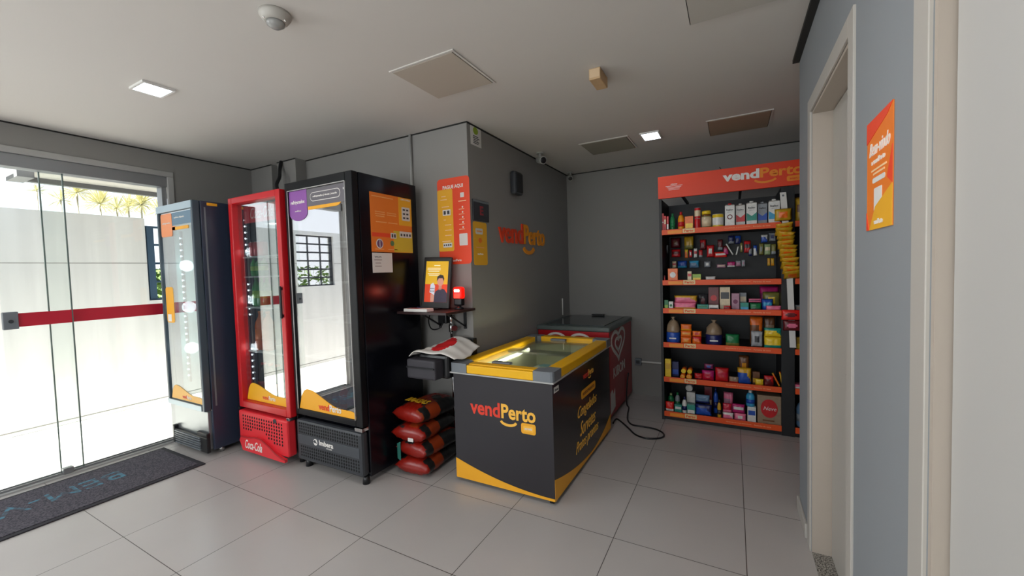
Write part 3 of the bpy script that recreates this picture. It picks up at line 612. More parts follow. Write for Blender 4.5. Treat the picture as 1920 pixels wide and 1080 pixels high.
b.box(fx0+cg, fx1-cg, fy0, fy0+.03, z0, z1-.006, YEL, .006); b.box(fx0+cg, fx1-cg, fy0+.03, fy0+W, z0+.02, z1, YEL, .004)
b.box(fx0+cg, fx1-cg, fy1-W, fy1, z0, z1, YEL, .006); b.box(fx1-W, fx1, fy0+cg, fy1-cg, z0, z1, YEL, .008); b.box(fx0, fx0+W, fy0+cg, fy1-cg, z0, z1, YEL, .008)
b.build('lid_frame', d, label='yellow rails of the lid frame')
for ax, bx in ((fx0, fx0+cg), (fx1-cg, fx1)):
    for ay, by in ((fy0, fy0+cg), (fy1-cg, fy1)):
        w0, w1 = (ax, ax+W) if ax == fx0 else (bx-W, bx); v0, v1 = (ay, ay+W) if ay == fy0 else (by-W, by); e = .0015
        P = [(ax-e, ay-e), (bx+e if ax != fx0 else bx, ay-e), (bx+e if ax != fx0 else bx, by+e if ay != fy0 else by), (ax-e, by+e if ay != fy0 else by)]
        L = [(ax-e if ax == fx0 else ax, v0-e), (bx, v0-e), (bx, v1), (ax, v1)]
        x_out, x_in, x_w = (ax-e, bx, w1) if ax == fx0 else (bx+e, ax, w0); y_out, y_in, y_w = (ay-e, by, v1) if ay == fy0 else (by+e, ay, v0)
        sg = .02 if ax == fx0 else -.02; tg = .02 if ay == fy0 else -.02
        pts = [(x_out, y_in), (x_out, y_out+tg), (x_out+sg*.3, y_out+tg*.3), (x_out+sg, y_out), (x_in, y_out), (x_in, y_w), (x_w, y_w), (x_w, y_in)]
        MB().prism([(x, y, z0-.002) for x, y in pts], (0, 0, z1-z0+.004), MGREY).build('corner_cap', d, label='grey corner of the lid frame')
MB().box(fx0-.004, fx1+.004, fy0-.004, fy0+.01, z0-.008, z0, ALUW).box(fx1-.01, fx1+.004, fy0+.01, fy1+.004, z0-.008, z0, ALUW).build('edge_strip', d)
ix0, ix1, iy0, iy1 = fx0+W, fx1-W, fy0+W, fy1-W; ym = (iy0+iy1)/2
for a, c_, zz, hy in ((iy0, ym+.03, .802, iy0+.05), (ym-.03, iy1, .794, iy1-.05)):
    g = MB().box(ix0, ix1, a, c_, zz-.004, zz, G_FZ).build('glass_lid', d)
    MB().box(ix0+.16, ix0+.30, hy-.022, hy+.022, zz, zz+.016, MGREY, .005).build('handle', g)
MB().box(ix0, ix1, ym-.005, ym+.005, .772, .788, ALU).build('lid_divider', d)
MB().cyl((ix0+.045, y0+.14, .745), (ix0+.045, y1-.35, .745), .011, TUBE, n=10).build('tube_light', d)
b = MB()
for k in range(9): b.box(x0+.06, x1-.06, y0+.1+.13*k, y0+.104+.13*k, .56, .565, WIRE)
for k in range(7): b.box(x0+.08+.09*k, x0+.084+.09*k, y0+.06, y1-.06, .555, .56, WIRE)
b.build('wire_basket', d)
for x, y in ((x0+.07, y0+.07), (x1-.03, y0+.03), (x0+.07, y1-.07), (x1-.05, y1-.05)):
    MB().cyl((x-.012, y, .0162), (x+.012, y, .0162), .016, BLACK, n=12).box(x-.014, x+.014, y-.008, y+.008, .018, .034, CHROME).build('caster', d)
PAL = {}
for nm, c in dict(red=(196, 28, 34), white=(222, 222, 218), cream=(222, 204, 170), green=(24, 116, 66), palegreen=(150, 170, 120), amber=(228, 150, 24), orange=(234, 110, 26), yellow=(236, 200, 40), olive=(124, 120, 56), teal=(30, 140, 124), paper=(206, 204, 200), grey=(140, 146, 152), blue=(34, 80, 176), sky=(60, 160, 206), darkgrey=(56, 56, 60), maroon=(104, 20, 28), brown=(116, 70, 38), mustard=(190, 150, 30), scarlet=(220, 34, 28), magenta=(186, 34, 110), navy=(26, 34, 92), steel=(96, 128, 160), mauve=(176, 128, 150), gold=(214, 164, 40), lime=(140, 180, 50), pink=(232, 116, 150), plum=(120, 40, 84), tan=(150, 128, 104), crimson=(192, 20, 54), silver=(170, 172, 176)).items(): PAL[nm] = mat('pack_'+nm, c, .33, noise=.28, nscale=38)
def pk(name, lab, cat, c, R, U, w, h, dd, m1, m2, grp=None, seed=1, crumple=.002, spot=True, **k):
    b = MB(); f = (lambda u, v, fr: m2 if (fr and u*u*1.6+v*v*2.2 < .45 and spot) else m1)
    b.pillow(c, R, U, w, h, dd, f, 10, 10, crumple=crumple, seed=seed, **k); return b.build(name, label=lab, cat=cat, group=grp)
for k, (x, y, m1, m2, lab) in enumerate(((-1.50, 2.55, 'white', 'palegreen', 'white and pale green packet lying in the freezer, nearest the viewer'), (-1.28, 2.60, 'silver', 'white', 'silver packet lying in the freezer beside the pale green one'), (-1.45, 2.85, 'cream', 'green', 'cream packet with a green spot in the middle of the freezer'), (-1.15, 3.02, 'red', 'scarlet', 'red packet lying in the freezer under the yellow right rail'), (-1.42, 3.15, 'paper', 'sky', 'off white packet at the far end of the freezer'))):
    pk('frozen_packet', lab, 'packet', (x, y, .588), X_, Y_, .19, .22, .04, PAL[m1], PAL[m2], 'packets inside the glass lidded freezer', seed=k)

# red chest freezer behind
KR = mat('kibon_red', (170, 14, 26), .3); KG = mat('lid_grey_green', (84, 94, 92), .35)
d = thing('chest_freezer', 'red chest freezer with white heart emblem and grey lids in the far corner', 'freezer', (-1.36, 4.12, 0)); x0, x1, y0, y1 = -1.715, -1.0, 3.67, 4.59
MB().box(x0, x1, y0, y1, .03, .83, KR, .008).build('body', d)
b = MB(); b.box(x0-.01, x1+.01, y0-.012, y1+.01, .83, .875, KG, .012); b.build('lid_frame', d)
for a, c_ in ((y0+.06, 4.15), (4.13, y1-.05)): MB().box(x0+.06, x1-.06, a, c_, .875, .884 if a < 4 else .88, mat('dark_glass_lid', (58, 68, 68), .15)).build('lid', d)
MB().box(-1.42, -1.28, y1-.10, y1-.05, .882, .9, BLACK, .005).build('handle', d)
def heart(sc_, cy, cz):
    P = []
    for k in range(40):
        t = 2*PI*k/40; P.append((cy+sc_*16*math.sin(t)**3, cz+sc_*.62*(13*math.cos(t)-5*math.cos(2*t)-2*math.cos(3*t)-math.cos(4*t))))
    return P
b = MB(); b.path(heart(.0165, 4.01, .685), (x1+.0005, 0, 0), Y_, Z_, .035, WTEXT, .0015, True); b.path(heart(.0078, 4.01, .675), (x1+.0005, 0, 0), Y_, Z_, .03, WTEXT, .0015, False); b.build('emblem', d, label='white double heart emblem')
b = MB(); b.text('KIBON', (x1+.0005, 4.03, .42), Y_, Z_, .46, .10, WTEXT, .01); b.build('lettering', d, label='white lettering under the emblem')
b = MB(); b.prism([(x1+.0005, 3.68, .06), (x1+.0005, 3.86, .09), (x1+.0005, 3.84, .27), (x1+.0005, 3.80, .22), (x1+.0005, 3.75, .28), (x1+.0005, 3.68, .26)], (.001, 0, 0), PAPERW); b.build('sticker', d, label='torn white sticker low on the side')
b = MB()
for cx in (-1.52, -1.28): b.path([(cx+.10*math.cos(a), .74+.06*math.sin(a)) for a in [PI*k/12 for k in range(13)]], (0, y0-.0005, 0), X_, Z_, .022, WTEXT)
b.build('emblem', d, label='upper curves of a white heart on the front')
for x, y in ((x0+.06, y0+.06), (x1-.06, y0+.06), (x0+.06, y1-.06), (x1-.06, y1-.06)): MB().cyl((x, y, 0), (x, y, .03), .02, BLACK, n=10).build('foot', d)
# outlet, conduit, cables
d = thing('wall_outlet', 'small grey outlet box on the back wall right of the red freezer', 'outlet', (-.93, YB-.02, .37)); MB().box(-.965, -.895, YB-.045, YB, .335, .41, MGREY, .005).build('box', d); MB().box(-.95, -.91, YB-.05, YB-.045, .355, .39, DGREY).build('socket', d)
MB().cyl((-.895, YB-.018, .372), (-.62, YB-.018, .372), .011, PAPERW, n=10).build('conduit', label='thin white horizontal conduit between the outlet and the product rack', cat='conduit')
pts = [(-1.03, 4.35, .30), (-.99, 4.28, .12), (-.965, 4.17, .02), (-.93, 4.10, .008), (-.90, 3.92, .008), (-.86, 3.75, .008), (-.80, 3.66, .008), (-.70, 3.655, .008), (-.60, 3.64, .008), (-.53, 3.58, .008), (-.515, 3.50, .008), (-.56, 3.44, .008), (-.64, 3.41, .008), (-.73, 3.45, .008), (-.81, 3.56, .008), (-.90, 3.68, .009), (-.965, 3.74, .010), (-.965, 3.62, .010)]
def smooth(pts, n=5):
    P = [Vector(p) for p in pts]; out = []
    for i in range(len(P)-1):
        p0, p1, p2, p3 = P[max(i-1, 0)], P[i], P[i+1], P[min(i+2, len(P)-1)]
        for k in range(n):
            t = k/n; out.append(.5*((2*p1)+(p2-p0)*t+(2*p0-5*p1+4*p2-p3)*t*t+(3*p1-p0-3*p2+p3)*t**3))
    out.append(P[-1]); return out
pts[0] = (-.985, 4.35, .30)
MB().tube(smooth(pts), .007, BLACK).build('power_cable', label='black power cable looping on the floor beside the red freezer', cat='cable')
MB().cyl((XP+.012, 4.36, .9), (XP+.012, 4.36, 1.09), .007, PAPERW, n=8).build('conduit', label='short thin white pipe on the side wall above the red freezer', cat='conduit')

# ---------------------------------------------------------------- charcoal bags
BR = mat('charcoal_bag_red', (140, 24, 13), .32); BB_ = mat('charcoal_bag_black', (34, 34, 34), .35); BO = mat('charcoal_bag_flame', (150, 56, 22), .4); BY = mat('charcoal_bag_yellow', (206, 160, 30), .45)
labs = ['lowest charcoal bag of the pile between the black fridge and the freezer', 'second charcoal bag from the floor in the pile', 'third charcoal bag from the floor in the pile, with a white tag', 'topmost charcoal bag of the pile, red with yellow lettering']
for k in range(4):
    z = .07+.118*k+(.012 if k == 3 else 0); ox = (0, .012, -.015, .0)[k]; R = Vector((1, .06*(-1)**k, 0)).normalized(); U = Z_.cross(R)
    cx = -1.985+ox; cy = 2.285+(.0, .01, -.01, .0)[k]
    d = thing('charcoal_bag', labs[k], 'charcoal bag', (cx, cy, z-.06), 'charcoal bags piled beside the black fridge')
    b = MB()
    def f(u, v, fr, k=k):
        q = math.sin(5.1*u+2*k)+math.sin(7.3*v+1.7*k)+math.sin(4*(u+v))
        if abs(u) > .5 and v > -.85: return BO if (abs(v+.25) < .28 and abs(u) > .55) else BB_
        if v < -.9: return BR
        if q > 1.35: return BB_
        if q < -1.5: return BO
        return BR
    b.pillow((cx, cy, z), R, U, .285, .41, .13, f, 22, 26, pinch=.22, crumple=.0045, seed=k+3, ends=.03); b.build('sack', d)
    b = MB(); b.path([(-.12+.0267*i, .004*(-1)**i) for i in range(10)], Vector((cx, cy, z))-U*.198, R, Z_, .014, BR, .004); b.build('seam', d)
    if k == 3: MB().text('BRASAS', Vector((cx, cy, z+.074))-U*.085, R, U, .20, .07, BY, .03, t=.003).build('lettering', d)
    if k == 2: MB().plate(Vector((cx+.04, cy-.199, z-.03)), R, Z_, .045, .025, PAPERW, .003, .002).build('tag', d, label='white tag')
    if k == 1: MB().prism([(cx-.135, cy-.20, z+.03), (cx-.10, cy-.205, z+.05), (cx-.105, cy-.20, z-.09), (cx-.14, cy-.195, z-.08)], (0, .003, 0), mat('teal_flap', (50, 120, 110), .5)).build('flap', d, label='teal flap')

# ---------------------------------------------------------------- wall shelf with payment kiosk
d = thing('wall_shelf', 'small dark wall shelf on black brackets holding the screen and scanner', 'shelf', (-1.93, 2.4, 1.13))
DWOOD = mat('dark_wood_board', (48, 28, 28), .45)
MB().box(-2.15, -1.705, 2.19, YF, 1.132, 1.15, DWOOD, .002).build('board', d)
for x in (-1.80, -2.04): MB().box(x-.011, x+.011, YF-.01, YF, .99, 1.132, BLACK).box(x-.011, x+.011, 2.28, YF-.01, 1.124, 1.132, BLACK).tube([(x, YF-.008, 1.01), (x, 2.33, 1.122)], .007, BLACK, 6).build('bracket', d)
tl = Matrix.Translation((-1.965, 2.40, 1.155)) @ Matrix.Rotation(math.radians(-9), 4, 'X') @ Matrix.Rotation(math.radians(12), 4, 'Z')
def TR(p): return tl @ Vector(p)
d = thing('payment_screen', 'black framed portrait screen showing a smiling man advert on the wall shelf', 'screen', (-1.965, 2.40, 1.15))
b = MB(); b.box(-.115, .115, -.012, .016, 0, .39, BLACK, .006, M=tl); b.build('frame', d)
R = (tl.to_3x3() @ X_); U = (tl.to_3x3() @ Z_); O = lambda x, z, k=0: TR((x, -.0125-.0006*k, z))
scr = lambda n, c: mat('screen_'+n, c, .35, emit=c, es=.45)
b = MB(); b.plate(O(0, .27), R, U, .185, .175, scr('yellow', (214, 168, 20)), t=.0006); b.plate(O(0, .115), R, U, .185, .135, scr('orange', (206, 60, 20)), t=.0006)
b.prism([O(x, z, 2) for x, z in ((-.02, .048), (.0925, .048), (.0925, .115), (.07, .145), (.035, .15), (.0, .13), (-.02, .09))], -(R.cross(U))*-.0006, scr('shirt', (44, 38, 60)))
b.disc(O(.035, .205, 3), R, U, .026, .036, scr('skin', (196, 140, 120)), .0006); b.prism([O(x, z, 4) for x, z in ((.005, .205), (.007, .238), (.03, .256), (.055, .25), (.065, .225), (.062, .205), (.052, .228), (.02, .228))], R.cross(U)*.0006, scr('hair', (34, 24, 24)))
b.plate(O(.035, .16, 2), R, U, .024, .04, scr('neck', (184, 128, 110)), .005, .0006); b.prism([O(x, z, 4) for x, z in ((-.05, .12), (-.01, .10), (-.008, .17), (-.025, .195), (-.045, .18))], R.cross(U)*.0006, scr('sleeve', (196, 204, 214))); b.prism([O(x, z, 4) for x, z in ((-.04, .05), (-.012, .05), (-.01, .10), (-.04, .11))], R.cross(U)*.0006, scr('skin', (196, 140, 120)))
for k in range(6): b.plate(O(-.04+.012*(k % 3), .13+.02*(k//3), 5), R, U, .006, .008, scr('shirt', (44, 38, 60)), t=.0006)
for z, wd in ((.325, .05), (.305, .11), (.293, .11), (.281, .09), (.262, .10), (.25, .08)): b.plate(O(-.025 if z < .32 else 0, z, 1), R, U, wd, .006, scr('print', (240, 226, 180)), t=.0006)
b.build('display', d, label='lit advert display')
MB().box(-.05, .05, -.06, .06, -.004, .006, BLACK, .003, M=Matrix.Translation((-1.965, 2.42, 1.1545))).build('foot_plate', d)
d = thing('barcode_scanner', 'glowing red and dark barcode scanner standing on the wall shelf', 'scanner', (-1.775, 2.44, 1.15)); sx = -1.775; sy = 2.44
MB().lathe((sx, sy, 1.15), [(.035, 0), (.035, .012), (.016, .02), (.014, .03)], BLACK, 18).build('stand', d)
b = MB(); b.box(sx-.035, sx+.035, sy-.022, sy+.03, 1.176, 1.235, BLACK, .012); b.build('grip', d)
RG = mat('scanner_red_glow', (230, 30, 24), .3, emit=(255, 24, 12), es=1.1)
h = MB().box(sx-.041, sx+.041, sy-.024, sy+.03, 1.225, 1.315, RG, .018, seg=3).build('head', d, label='glowing red head')
MB().plate((sx, sy-.0245, 1.288), X_, Z_, .046, .018, mat('scanner_lamp', (255, 255, 240), .3, emit=(255, 225, 190), es=10), .005).build('lamp', h)
MB().plate((sx, sy-.0245, 1.248), X_, Z_, .052, .032, mat('scanner_window', (214, 66, 40), .3, emit=(230, 60, 30), es=.5), .004).build('window', h)
pl = bpy.data.lights.new('scanner_light', 'POINT'); pl.energy = .35; pl.color = (1, .06, .03); pl.shadow_soft_size = .03; po = bpy.data.objects.new('scanner_light', pl); COL.objects.link(po); po.location = (sx, sy-.07, 1.29)
d = thing('leaflet_box', 'flat white box lying at the front of the wall shelf', 'box', (-1.97, 2.24, 1.15)); MB().box(-2.09, -1.875, 2.195, 2.27, 1.15, 1.172, PAPERW, .003).build('box', d); MB().box(-2.06, -1.97, 2.20, 2.26, 1.172, 1.174, mat('dull_red_print', (150, 70, 66), .5)).build('print', d)
MB().tube(smooth([(-2.11, 2.53, 1.13), (-2.12, 2.50, 1.05), (-2.06, 2.46, .99), (-1.98, 2.46, 1.0), (-1.96, 2.5, 1.07), (-1.99, 2.53, 1.12)]), .005, BLACK).build('power_cable', label='black cable looping under the wall shelf', cat='cable')
d = thing('power_adapter', 'black power adapter hanging below the wall shelf', 'adapter', (-1.98, 2.52, 1.03)); MB().box(-2.02, -1.94, 2.49, YF, 1.03, 1.10, BLACK, .006).build('case', d)
# conduit with blue cable
d = thing('conduit', 'pale vertical conduit with a red lower cap on the grey wall beside the black fridge', 'conduit', (-2.27, YF-.014, 1.28))
MB().cyl((-2.27, YF-.014, 1.34), (-2.27, YF-.014, H), .0115, ALUW, n=12).build('pipe', d)
cp = MB().lathe((-2.27, YF-.026, 1.285), [(.012, 0), (.024, .012), (.025, .04), (.014, .055)], mat('cap_red', (206, 40, 34), .4), 14).build('cap', d, label='red cap'); MB().lathe((-2.27, YF-.026, 1.325), [(.026, 0), (.026, .008)], PAPERW, 12).build('ring', cp)
MB().tube(smooth([(-2.27, YF-.026, 1.287), (-2.27, YF-.03, 1.23), (-2.24, YF-.06, 1.185), (-2.19, 2.44, 1.16), (-2.12, 2.41, 1.157), (-2.07, 2.40, 1.158)]), .006, BLUEC).build('network_cable', label='blue cable from the conduit to the screen', cat='cable')
MB().tube(smooth([(-3.80, 2.43, 2.535), (-3.78, 2.40, 2.45), (-3.73, 2.36, 2.36), (-3.715, 2.32, 2.27), (-3.60, 2.30, 2.12), (-3.5, 2.3, 2.085)]), .016, BLACK).build('power_cable', label='thick black cable dropping from the ceiling behind the red fridge', cat='cable')
# water pipe, dark box and cloth
d = thing('water_pipe', 'vertical chrome pipe with valve below the wall shelf', 'pipe', (-1.905, YF-.04, 0))
MB().cyl((-1.905, YF-.04, 0), (-1.905, YF-.04, 1.04), .011, CHROME, n=14).build('pipe', d)
MB().lathe((-1.905, YF-.04, .96), [(.012, 0), (.02, .01), (.02, .06), (.013, .07), (.013, .09), (.018, .1), (.018, .125), (.008, .14)], CHROME, 16).build('valve', d)
MB().cyl((-1.87, YF-.06, 1.0), (-1.845, YF-.075, 1.0), .02, mat('valve_maroon', (96, 30, 34), .4), n=14).build('valve_wheel', d)
DG2 = mat('matte_dark_plastic', (54, 52, 58), .6)
d = thing('storage_box', 'dark grey box held on the wall between the charcoal bags and the freezer', 'box', (-1.86, 2.3, .70))
MB().box(-1.995, -1.745, 2.10, 2.20, .70, .835, DG2, .014).box(-1.975, -1.70, 2.19, 2.49, .69, .865, BLACK, .03, seg=3).build('box', d)
MB().box(-1.99, -1.75, 2.092, 2.10, .775, .785, BLACK).build('lid_seam', d)
d = thing('junction_box', 'black box on the wall behind the white cloth', 'box', (-1.78, 2.52, .8)); MB().box(-1.85, -1.70, 2.495, YF, .78, .925, BLACK, .005).build('box', d)
CL = mat('white_cloth', (226, 222, 216), .8); CR = mat('cloth_red_disc', (206, 14, 22), .8); n = 26
b = MB(); V = {}
for i in range(n+1):
    for j in range(n+1):
        u = i/n; v = j/n; x = -1.965+.35*u+.02*math.sin(v*5); y = 2.12+.34*v+.05*(u-.5)
        base_ = .885 if x < -1.72 else .885-.05*((x+1.72)/.14)**1.0
        z = max(base_-.03*max(0, .1-(u))/.1, .822)+.006*math.sin(9*u+4*v)+.055*math.exp(-((u-.55)**2)*6)*v+.003*math.sin(21*v)
        V[i, j] = b.bm.verts.new((x, y, z))
mi1, mi2 = b.mi(CL), b.mi(CR)
for i in range(n):
    for j in range(n):
        f = b.bm.faces.new((V[i, j], V[i+1, j], V[i+1, j+1], V[i, j+1])); u = (i+.5)/n; v = (j+.5)/n; f.smooth = True
        f.material_index = mi2 if ((u-.42)/.24)**2+((v-.55)/.36)**2 < 1 else mi1
o = b.build('cloth', label='white cloth with a big red disc draped over the dark box', cat='cloth')
md = o.modifiers.new('thickness', 'SOLIDIFY'); md.thickness = .003

# ---------------------------------------------------------------- things on the grey walls
yf = YF-.0005
d = thing('poster', 'tall red orange payment instruction poster with rounded corners on the grey wall', 'poster', (-1.87, YF, 1.81))
MB().plate((-1.873, yf, 1.815), X_, Z_, .302, .66, PRED, .03, .002).build('sheet', d)
b = MB(); b.plate((-1.952, yf-.002, 1.825), X_, Z_, .145, .475, PYEL, .015); b.build('panel', d, label='amber panel on the left of the poster')
b = MB(); b.text('PAGUE AQUI', (-1.875, yf-.002, 2.075), X_, Z_, .19, .032, WTEXT, .03); b.text('vendPerto', (-1.86, yf-.002, 1.515), X_, Z_, .09, .018, WTEXT, .02)
q = yf-.0032; b.plate((-1.94, q, 1.885), X_, Z_, .075, .045, PAPERW, .004); b.plate((-1.94, q, 1.635), X_, Z_, .085, .035, PAPERW, .004); b.plate((-1.79, yf-.002, 1.67), X_, Z_, .075, .09, PAPERW, .006); b.plate((-1.79, yf-.002, 2.005), X_, Z_, .034, .036, PAPERW, .004)
for x in (-1.957, -1.923): b.plate((x, q-.0012, 1.885), X_, Z_, .02, .028, DGREY)
for k in range(4): b.plate((-1.97+.02*k, q-.0012, 1.635), X_, Z_, .012, .012, DGREY)
for x, z, w_ in ((-1.965, 2.01, .04), (-1.965, 1.985, .06), (-1.95, 1.93, .07), (-1.79, 1.96, .07), (-1.96, 1.83, .02), (-1.93, 1.79, .06), (-1.93, 1.75, .06), (-1.93, 1.71, .06), (-1.95, 1.665, .08)): b.plate((x, q, z), X_, Z_, w_, .006, mat('soft_white_print', (250, 208, 160), .5))
for k in range(5): b.disc((-1.79, yf-.002, 1.915-.038*k), X_, Z_, .006, .007, WTEXT, n=10); b.plate((-1.80, yf-.002, 1.9-.038*k), X_, Z_, .05, .004, MATS['soft_white_print'])
b.build('print', d)
xs = XP+.0005
d = thing('wall_clipboard', 'small dark grey wall pocket with a red figure just right of the wall corner', 'wall pocket', (XP, 2.70, 1.9))
MB().box(XP, XP+.012, 2.585, 2.81, 1.815, 1.975, DGREY, .003).box(XP+.012, XP+.014, 2.59, 2.805, 1.955, 1.972, MGREY).build('board', d); MB().text('E', (XP+.0125, 2.70, 1.895), Y_, Z_, .05, .07, mat('dim_red_print', (150, 50, 56), .5), .04).build('mark', d)
d = thing('poster', 'narrow amber poster around the wall corner, below the grey wall pocket', 'poster', (XP, 2.68, 1.64))
MB().plate((xs, 2.685, 1.64), Y_, Z_, .195, .335, PYEL, .02, .002).build('sheet', d)
b = MB(); b.plate((xs+.002, 2.67, 1.735), Y_, Z_, .10, .045, PAPERW, .01); b.plate((xs+.0032, 2.67, 1.735), Y_, Z_, .075, .012, MATS['faint_print']); b.disc((xs+.002, 2.68, 1.665), Y_, Z_, .025, .02, PORANGE); b.text('vendPerto', (xs+.002, 2.68, 1.56), Y_, Z_, .08, .014, WTEXT); b.plate((xs+.002, 2.68, 1.61), Y_, Z_, .11, .008, MATS['faint_print']); b.build('print', d)
d = thing('notice', 'small white notice with a green disc high at the wall corner under the ceiling', 'notice', (XP, 2.67, 2.46))
MB().plate((xs, 2.67, 2.462), Y_, Z_, .145, .15, PAPERW, .002, .002).build('sheet', d)
b = MB(); b.disc((xs+.002, 2.665, 2.50), Y_, Z_, .034, .028, mat('notice_green', (150, 176, 50), .5))
for k, w_ in enumerate((.07, .09, .06, .08, .07)): b.plate((xs+.002, 2.665+.006*(k % 2), 2.458-.013*k), Y_, Z_, w_, .006, DGREY)
b.build('print', d)
d = thing('wall_speaker', 'dark grey rounded speaker mounted high on the side wall above the lettering', 'speaker', (XP+.04, 3.27, 2.11))
MB().box(XP, XP+.06, 3.195, 3.345, 2.10, 2.305, DGREY, .02, seg=3).build('housing', d); MB().box(XP+.058, XP+.064, 3.21, 3.33, 2.12, 2.285, BLACK, .005).build('cover', d)
b = MB(); LR = mat('wall_letter_red', (226, 66, 30), .45); LY = mat('wall_letter_amber', (240, 150, 20), .45)
logo(b, (XP+.0005, 3.44, 1.76), Y_, Z_, .95, LR, LY, True, .012, .015); b.build('wall_lettering', label='raised red and amber shop lettering with a smile on the grey side wall', cat='lettering')
# right wall poster
xr = XR-.0005; NY = -Y_
d = thing('poster', 'orange and yellow welcome poster on the blue grey right wall between the two doors', 'poster', (XR, 1.365, 1.64))
b = MB(); b.plate((xr, 1.365, 1.645), NY, Z_, .205, .288, PORANGE, 0, .002); b.build('sheet', d)
b = MB(); tt = (-.0012, 0, 0)
b.prism([(xr-.002, 1.4675, 1.789), (xr-.002, 1.2625, 1.789), (xr-.002, 1.30, 1.77), (xr-.002, 1.4675, 1.735)], tt, PRED); b.prism([(xr-.002, 1.2625, 1.69), (xr-.002, 1.2625, 1.60), (xr-.002, 1.30, 1.62)], tt, PRED); b.prism([(xr-.002, 1.2625, 1.60), (xr-.002, 1.2625, 1.501), (xr-.002, 1.44, 1.501), (xr-.002, 1.39, 1.56)], tt, PYEL); b.prism([(xr-.002, 1.4675, 1.55), (xr-.002, 1.4675, 1.501), (xr-.002, 1.445, 1.501)], tt, PRED)
b.text('Bem-vindo', (xr-.002, 1.362, 1.712), NY, Z_, .165, .034, WTEXT, .01, .4); b.text('a vendPerto', (xr-.002, 1.37, 1.678), NY, Z_, .11, .014, WTEXT, .02)
for z, w_ in ((1.655, .12), (1.645, .09)): b.plate((xr-.002, 1.365, z), NY, Z_, w_, .005, MATS['soft_white_print'])
b.plate((xr-.002, 1.365, 1.628), NY, Z_, .10, .013, PAPERW, .006); b.text('vendPerto', (xr-.0035, 1.36, 1.52), NY, Z_, .07, .013, WTEXT, .02); b.build('print', d)
b = MB(); b.plate((xr-.002, 1.37, 1.572), NY, Z_, .062, .07, PAPERW, .003); b.build('code_patch', d, label='blank white patch')

# ---------------------------------------------------------------- ceiling things
HB = mat('hatch_beige', (180, 170, 158), .8); HBd = mat('hatch_tan', (158, 138, 118), .8)
def hatch(x0, x1, y0, y1, mt, lab, t=.006):
    d = thing('ceiling_hatch', lab, 'ceiling hatch', ((x0+x1)/2, (y0+y1)/2, H-.012), 'flat access hatches in the ceiling')
    b = MB(); w_ = .012
    b.box(x0, x1, y0, y0+w_, H-t, H, CEIL); b.box(x0, x1, y1-w_, y1, H-t, H, CEIL); b.box(x0, x0+w_, y0+w_, y1-w_, H-t, H, CEIL); b.box(x1-w_, x1, y0+w_, y1-w_, H-t, H, CEIL); b.build('frame', d)
    MB().box(x0+w_+.004, x1-w_-.004, y0+w_+.004, y1-w_-.004, H-t-.002, H-.0005, mt).box(x0+w_, x1-w_, y0+w_, y1-w_, H-.0015, H-.0002, DARKGAP).build('panel', d)
hatch(-1.66, -1.225, 1.705, 2.13, HB, 'beige square ceiling hatch above the black fridge and freezer')
hatch(-.18, .255, 1.70, 2.125, mat('hatch_grey', (184, 180, 172), .8), 'pale ceiling hatch cut by the top edge of the photo, near the right wall')
hatch(-.178, .27, 3.56, 3.985, HBd, 'brown ceiling hatch above the product rack')
hatch(-1.21, -.776, 3.555, 3.965, mat('hatch_dim', (150, 146, 132), .8), 'dim grey ceiling hatch left of the small lit lamp')
def lamp(x, y, w_, h_, lab, mt=LAMP):
    d = thing('ceiling_lamp', lab, 'ceiling lamp', (x, y, H-.02)); b = MB(); e = .012
    b.box(x-w_/2-e, x+w_/2+e, y-h_/2-e, y-h_/2, H-.012, H, PAPERW); b.box(x-w_/2-e, x+w_/2+e, y+h_/2, y+h_/2+e, H-.012, H, PAPERW); b.box(x-w_/2-e, x-w_/2, y-h_/2, y+h_/2, H-.012, H, PAPERW); b.box(x+w_/2, x+w_/2+e, y-h_/2, y+h_/2, H-.012, H, PAPERW); b.build('frame', d)
    MB().box(x-w_/2, x+w_/2, y-h_/2, y+h_/2, H-.008, H-.0005, mt).build('diffuser', d)
lamp(-2.95, 1.135, .15, .13, 'lit square ceiling lamp on the left, near the glass entrance')
lamp(-.605, 3.672, .13, .185, 'lit square ceiling lamp in front of the product rack')
for lx_, ly_, ll in ((FILL_LAMPS[0][0], FILL_LAMPS[0][1], 'added ceiling fill lamp above the viewer, left of the right wall doors, outside the photo'), (FILL_LAMPS[1][0], FILL_LAMPS[1][1], 'added ceiling fill lamp behind the viewer on the window side, outside the photo'), (FILL_LAMPS[2][0], FILL_LAMPS[2][1], 'added ceiling fill lamp behind the viewer on the door side, outside the photo')):
    lamp(lx_, ly_, .15, .15, ll)  # fittings for the added fill lamps
d = thing('smoke_detector', 'round white smoke detector on the ceiling at the upper left', 'detector', (-1.70, 1.095, H-.05))
MB().lathe((-1.70, 1.095, H), [(.062, 0), (.062, -.012), (.05, -.03), (.04, -.036)], WHITE, 28).build('base', d); MB().lathe((-1.70, 1.095, H-.036), [(.036, 0), (.034, -.012), (.02, -.022), (.006, -.024)], mat('lens_grey', (150, 150, 148), .2), 24).build('lens', d)
for a in (.3, 2.4, 4.5): MB().cyl((-1.70+.045*math.cos(a), 1.095+.045*math.sin(a), H-.036), (-1.70+.045*math.cos(a), 1.095+.045*math.sin(a), H-.028), .004, CHROME, n=8).build('screw', d)
d = thing('ceiling_sensor', 'beige wooden looking block hanging from the ceiling left of the brown hatch', 'sensor', (-.67, 2.36, H-.07)); MB().box(-.705, -.64, 2.275, 2.43, H-.062, H, WOODBOX, .004).build('box', d); MB().box(-.701, -.644, 2.2735, 2.275, H-.052, H-.006, mat('pale_wood', (214, 186, 150), .6)).build('front_plate', d)
CAMW = mat('camera_white', (176, 176, 170), .4)
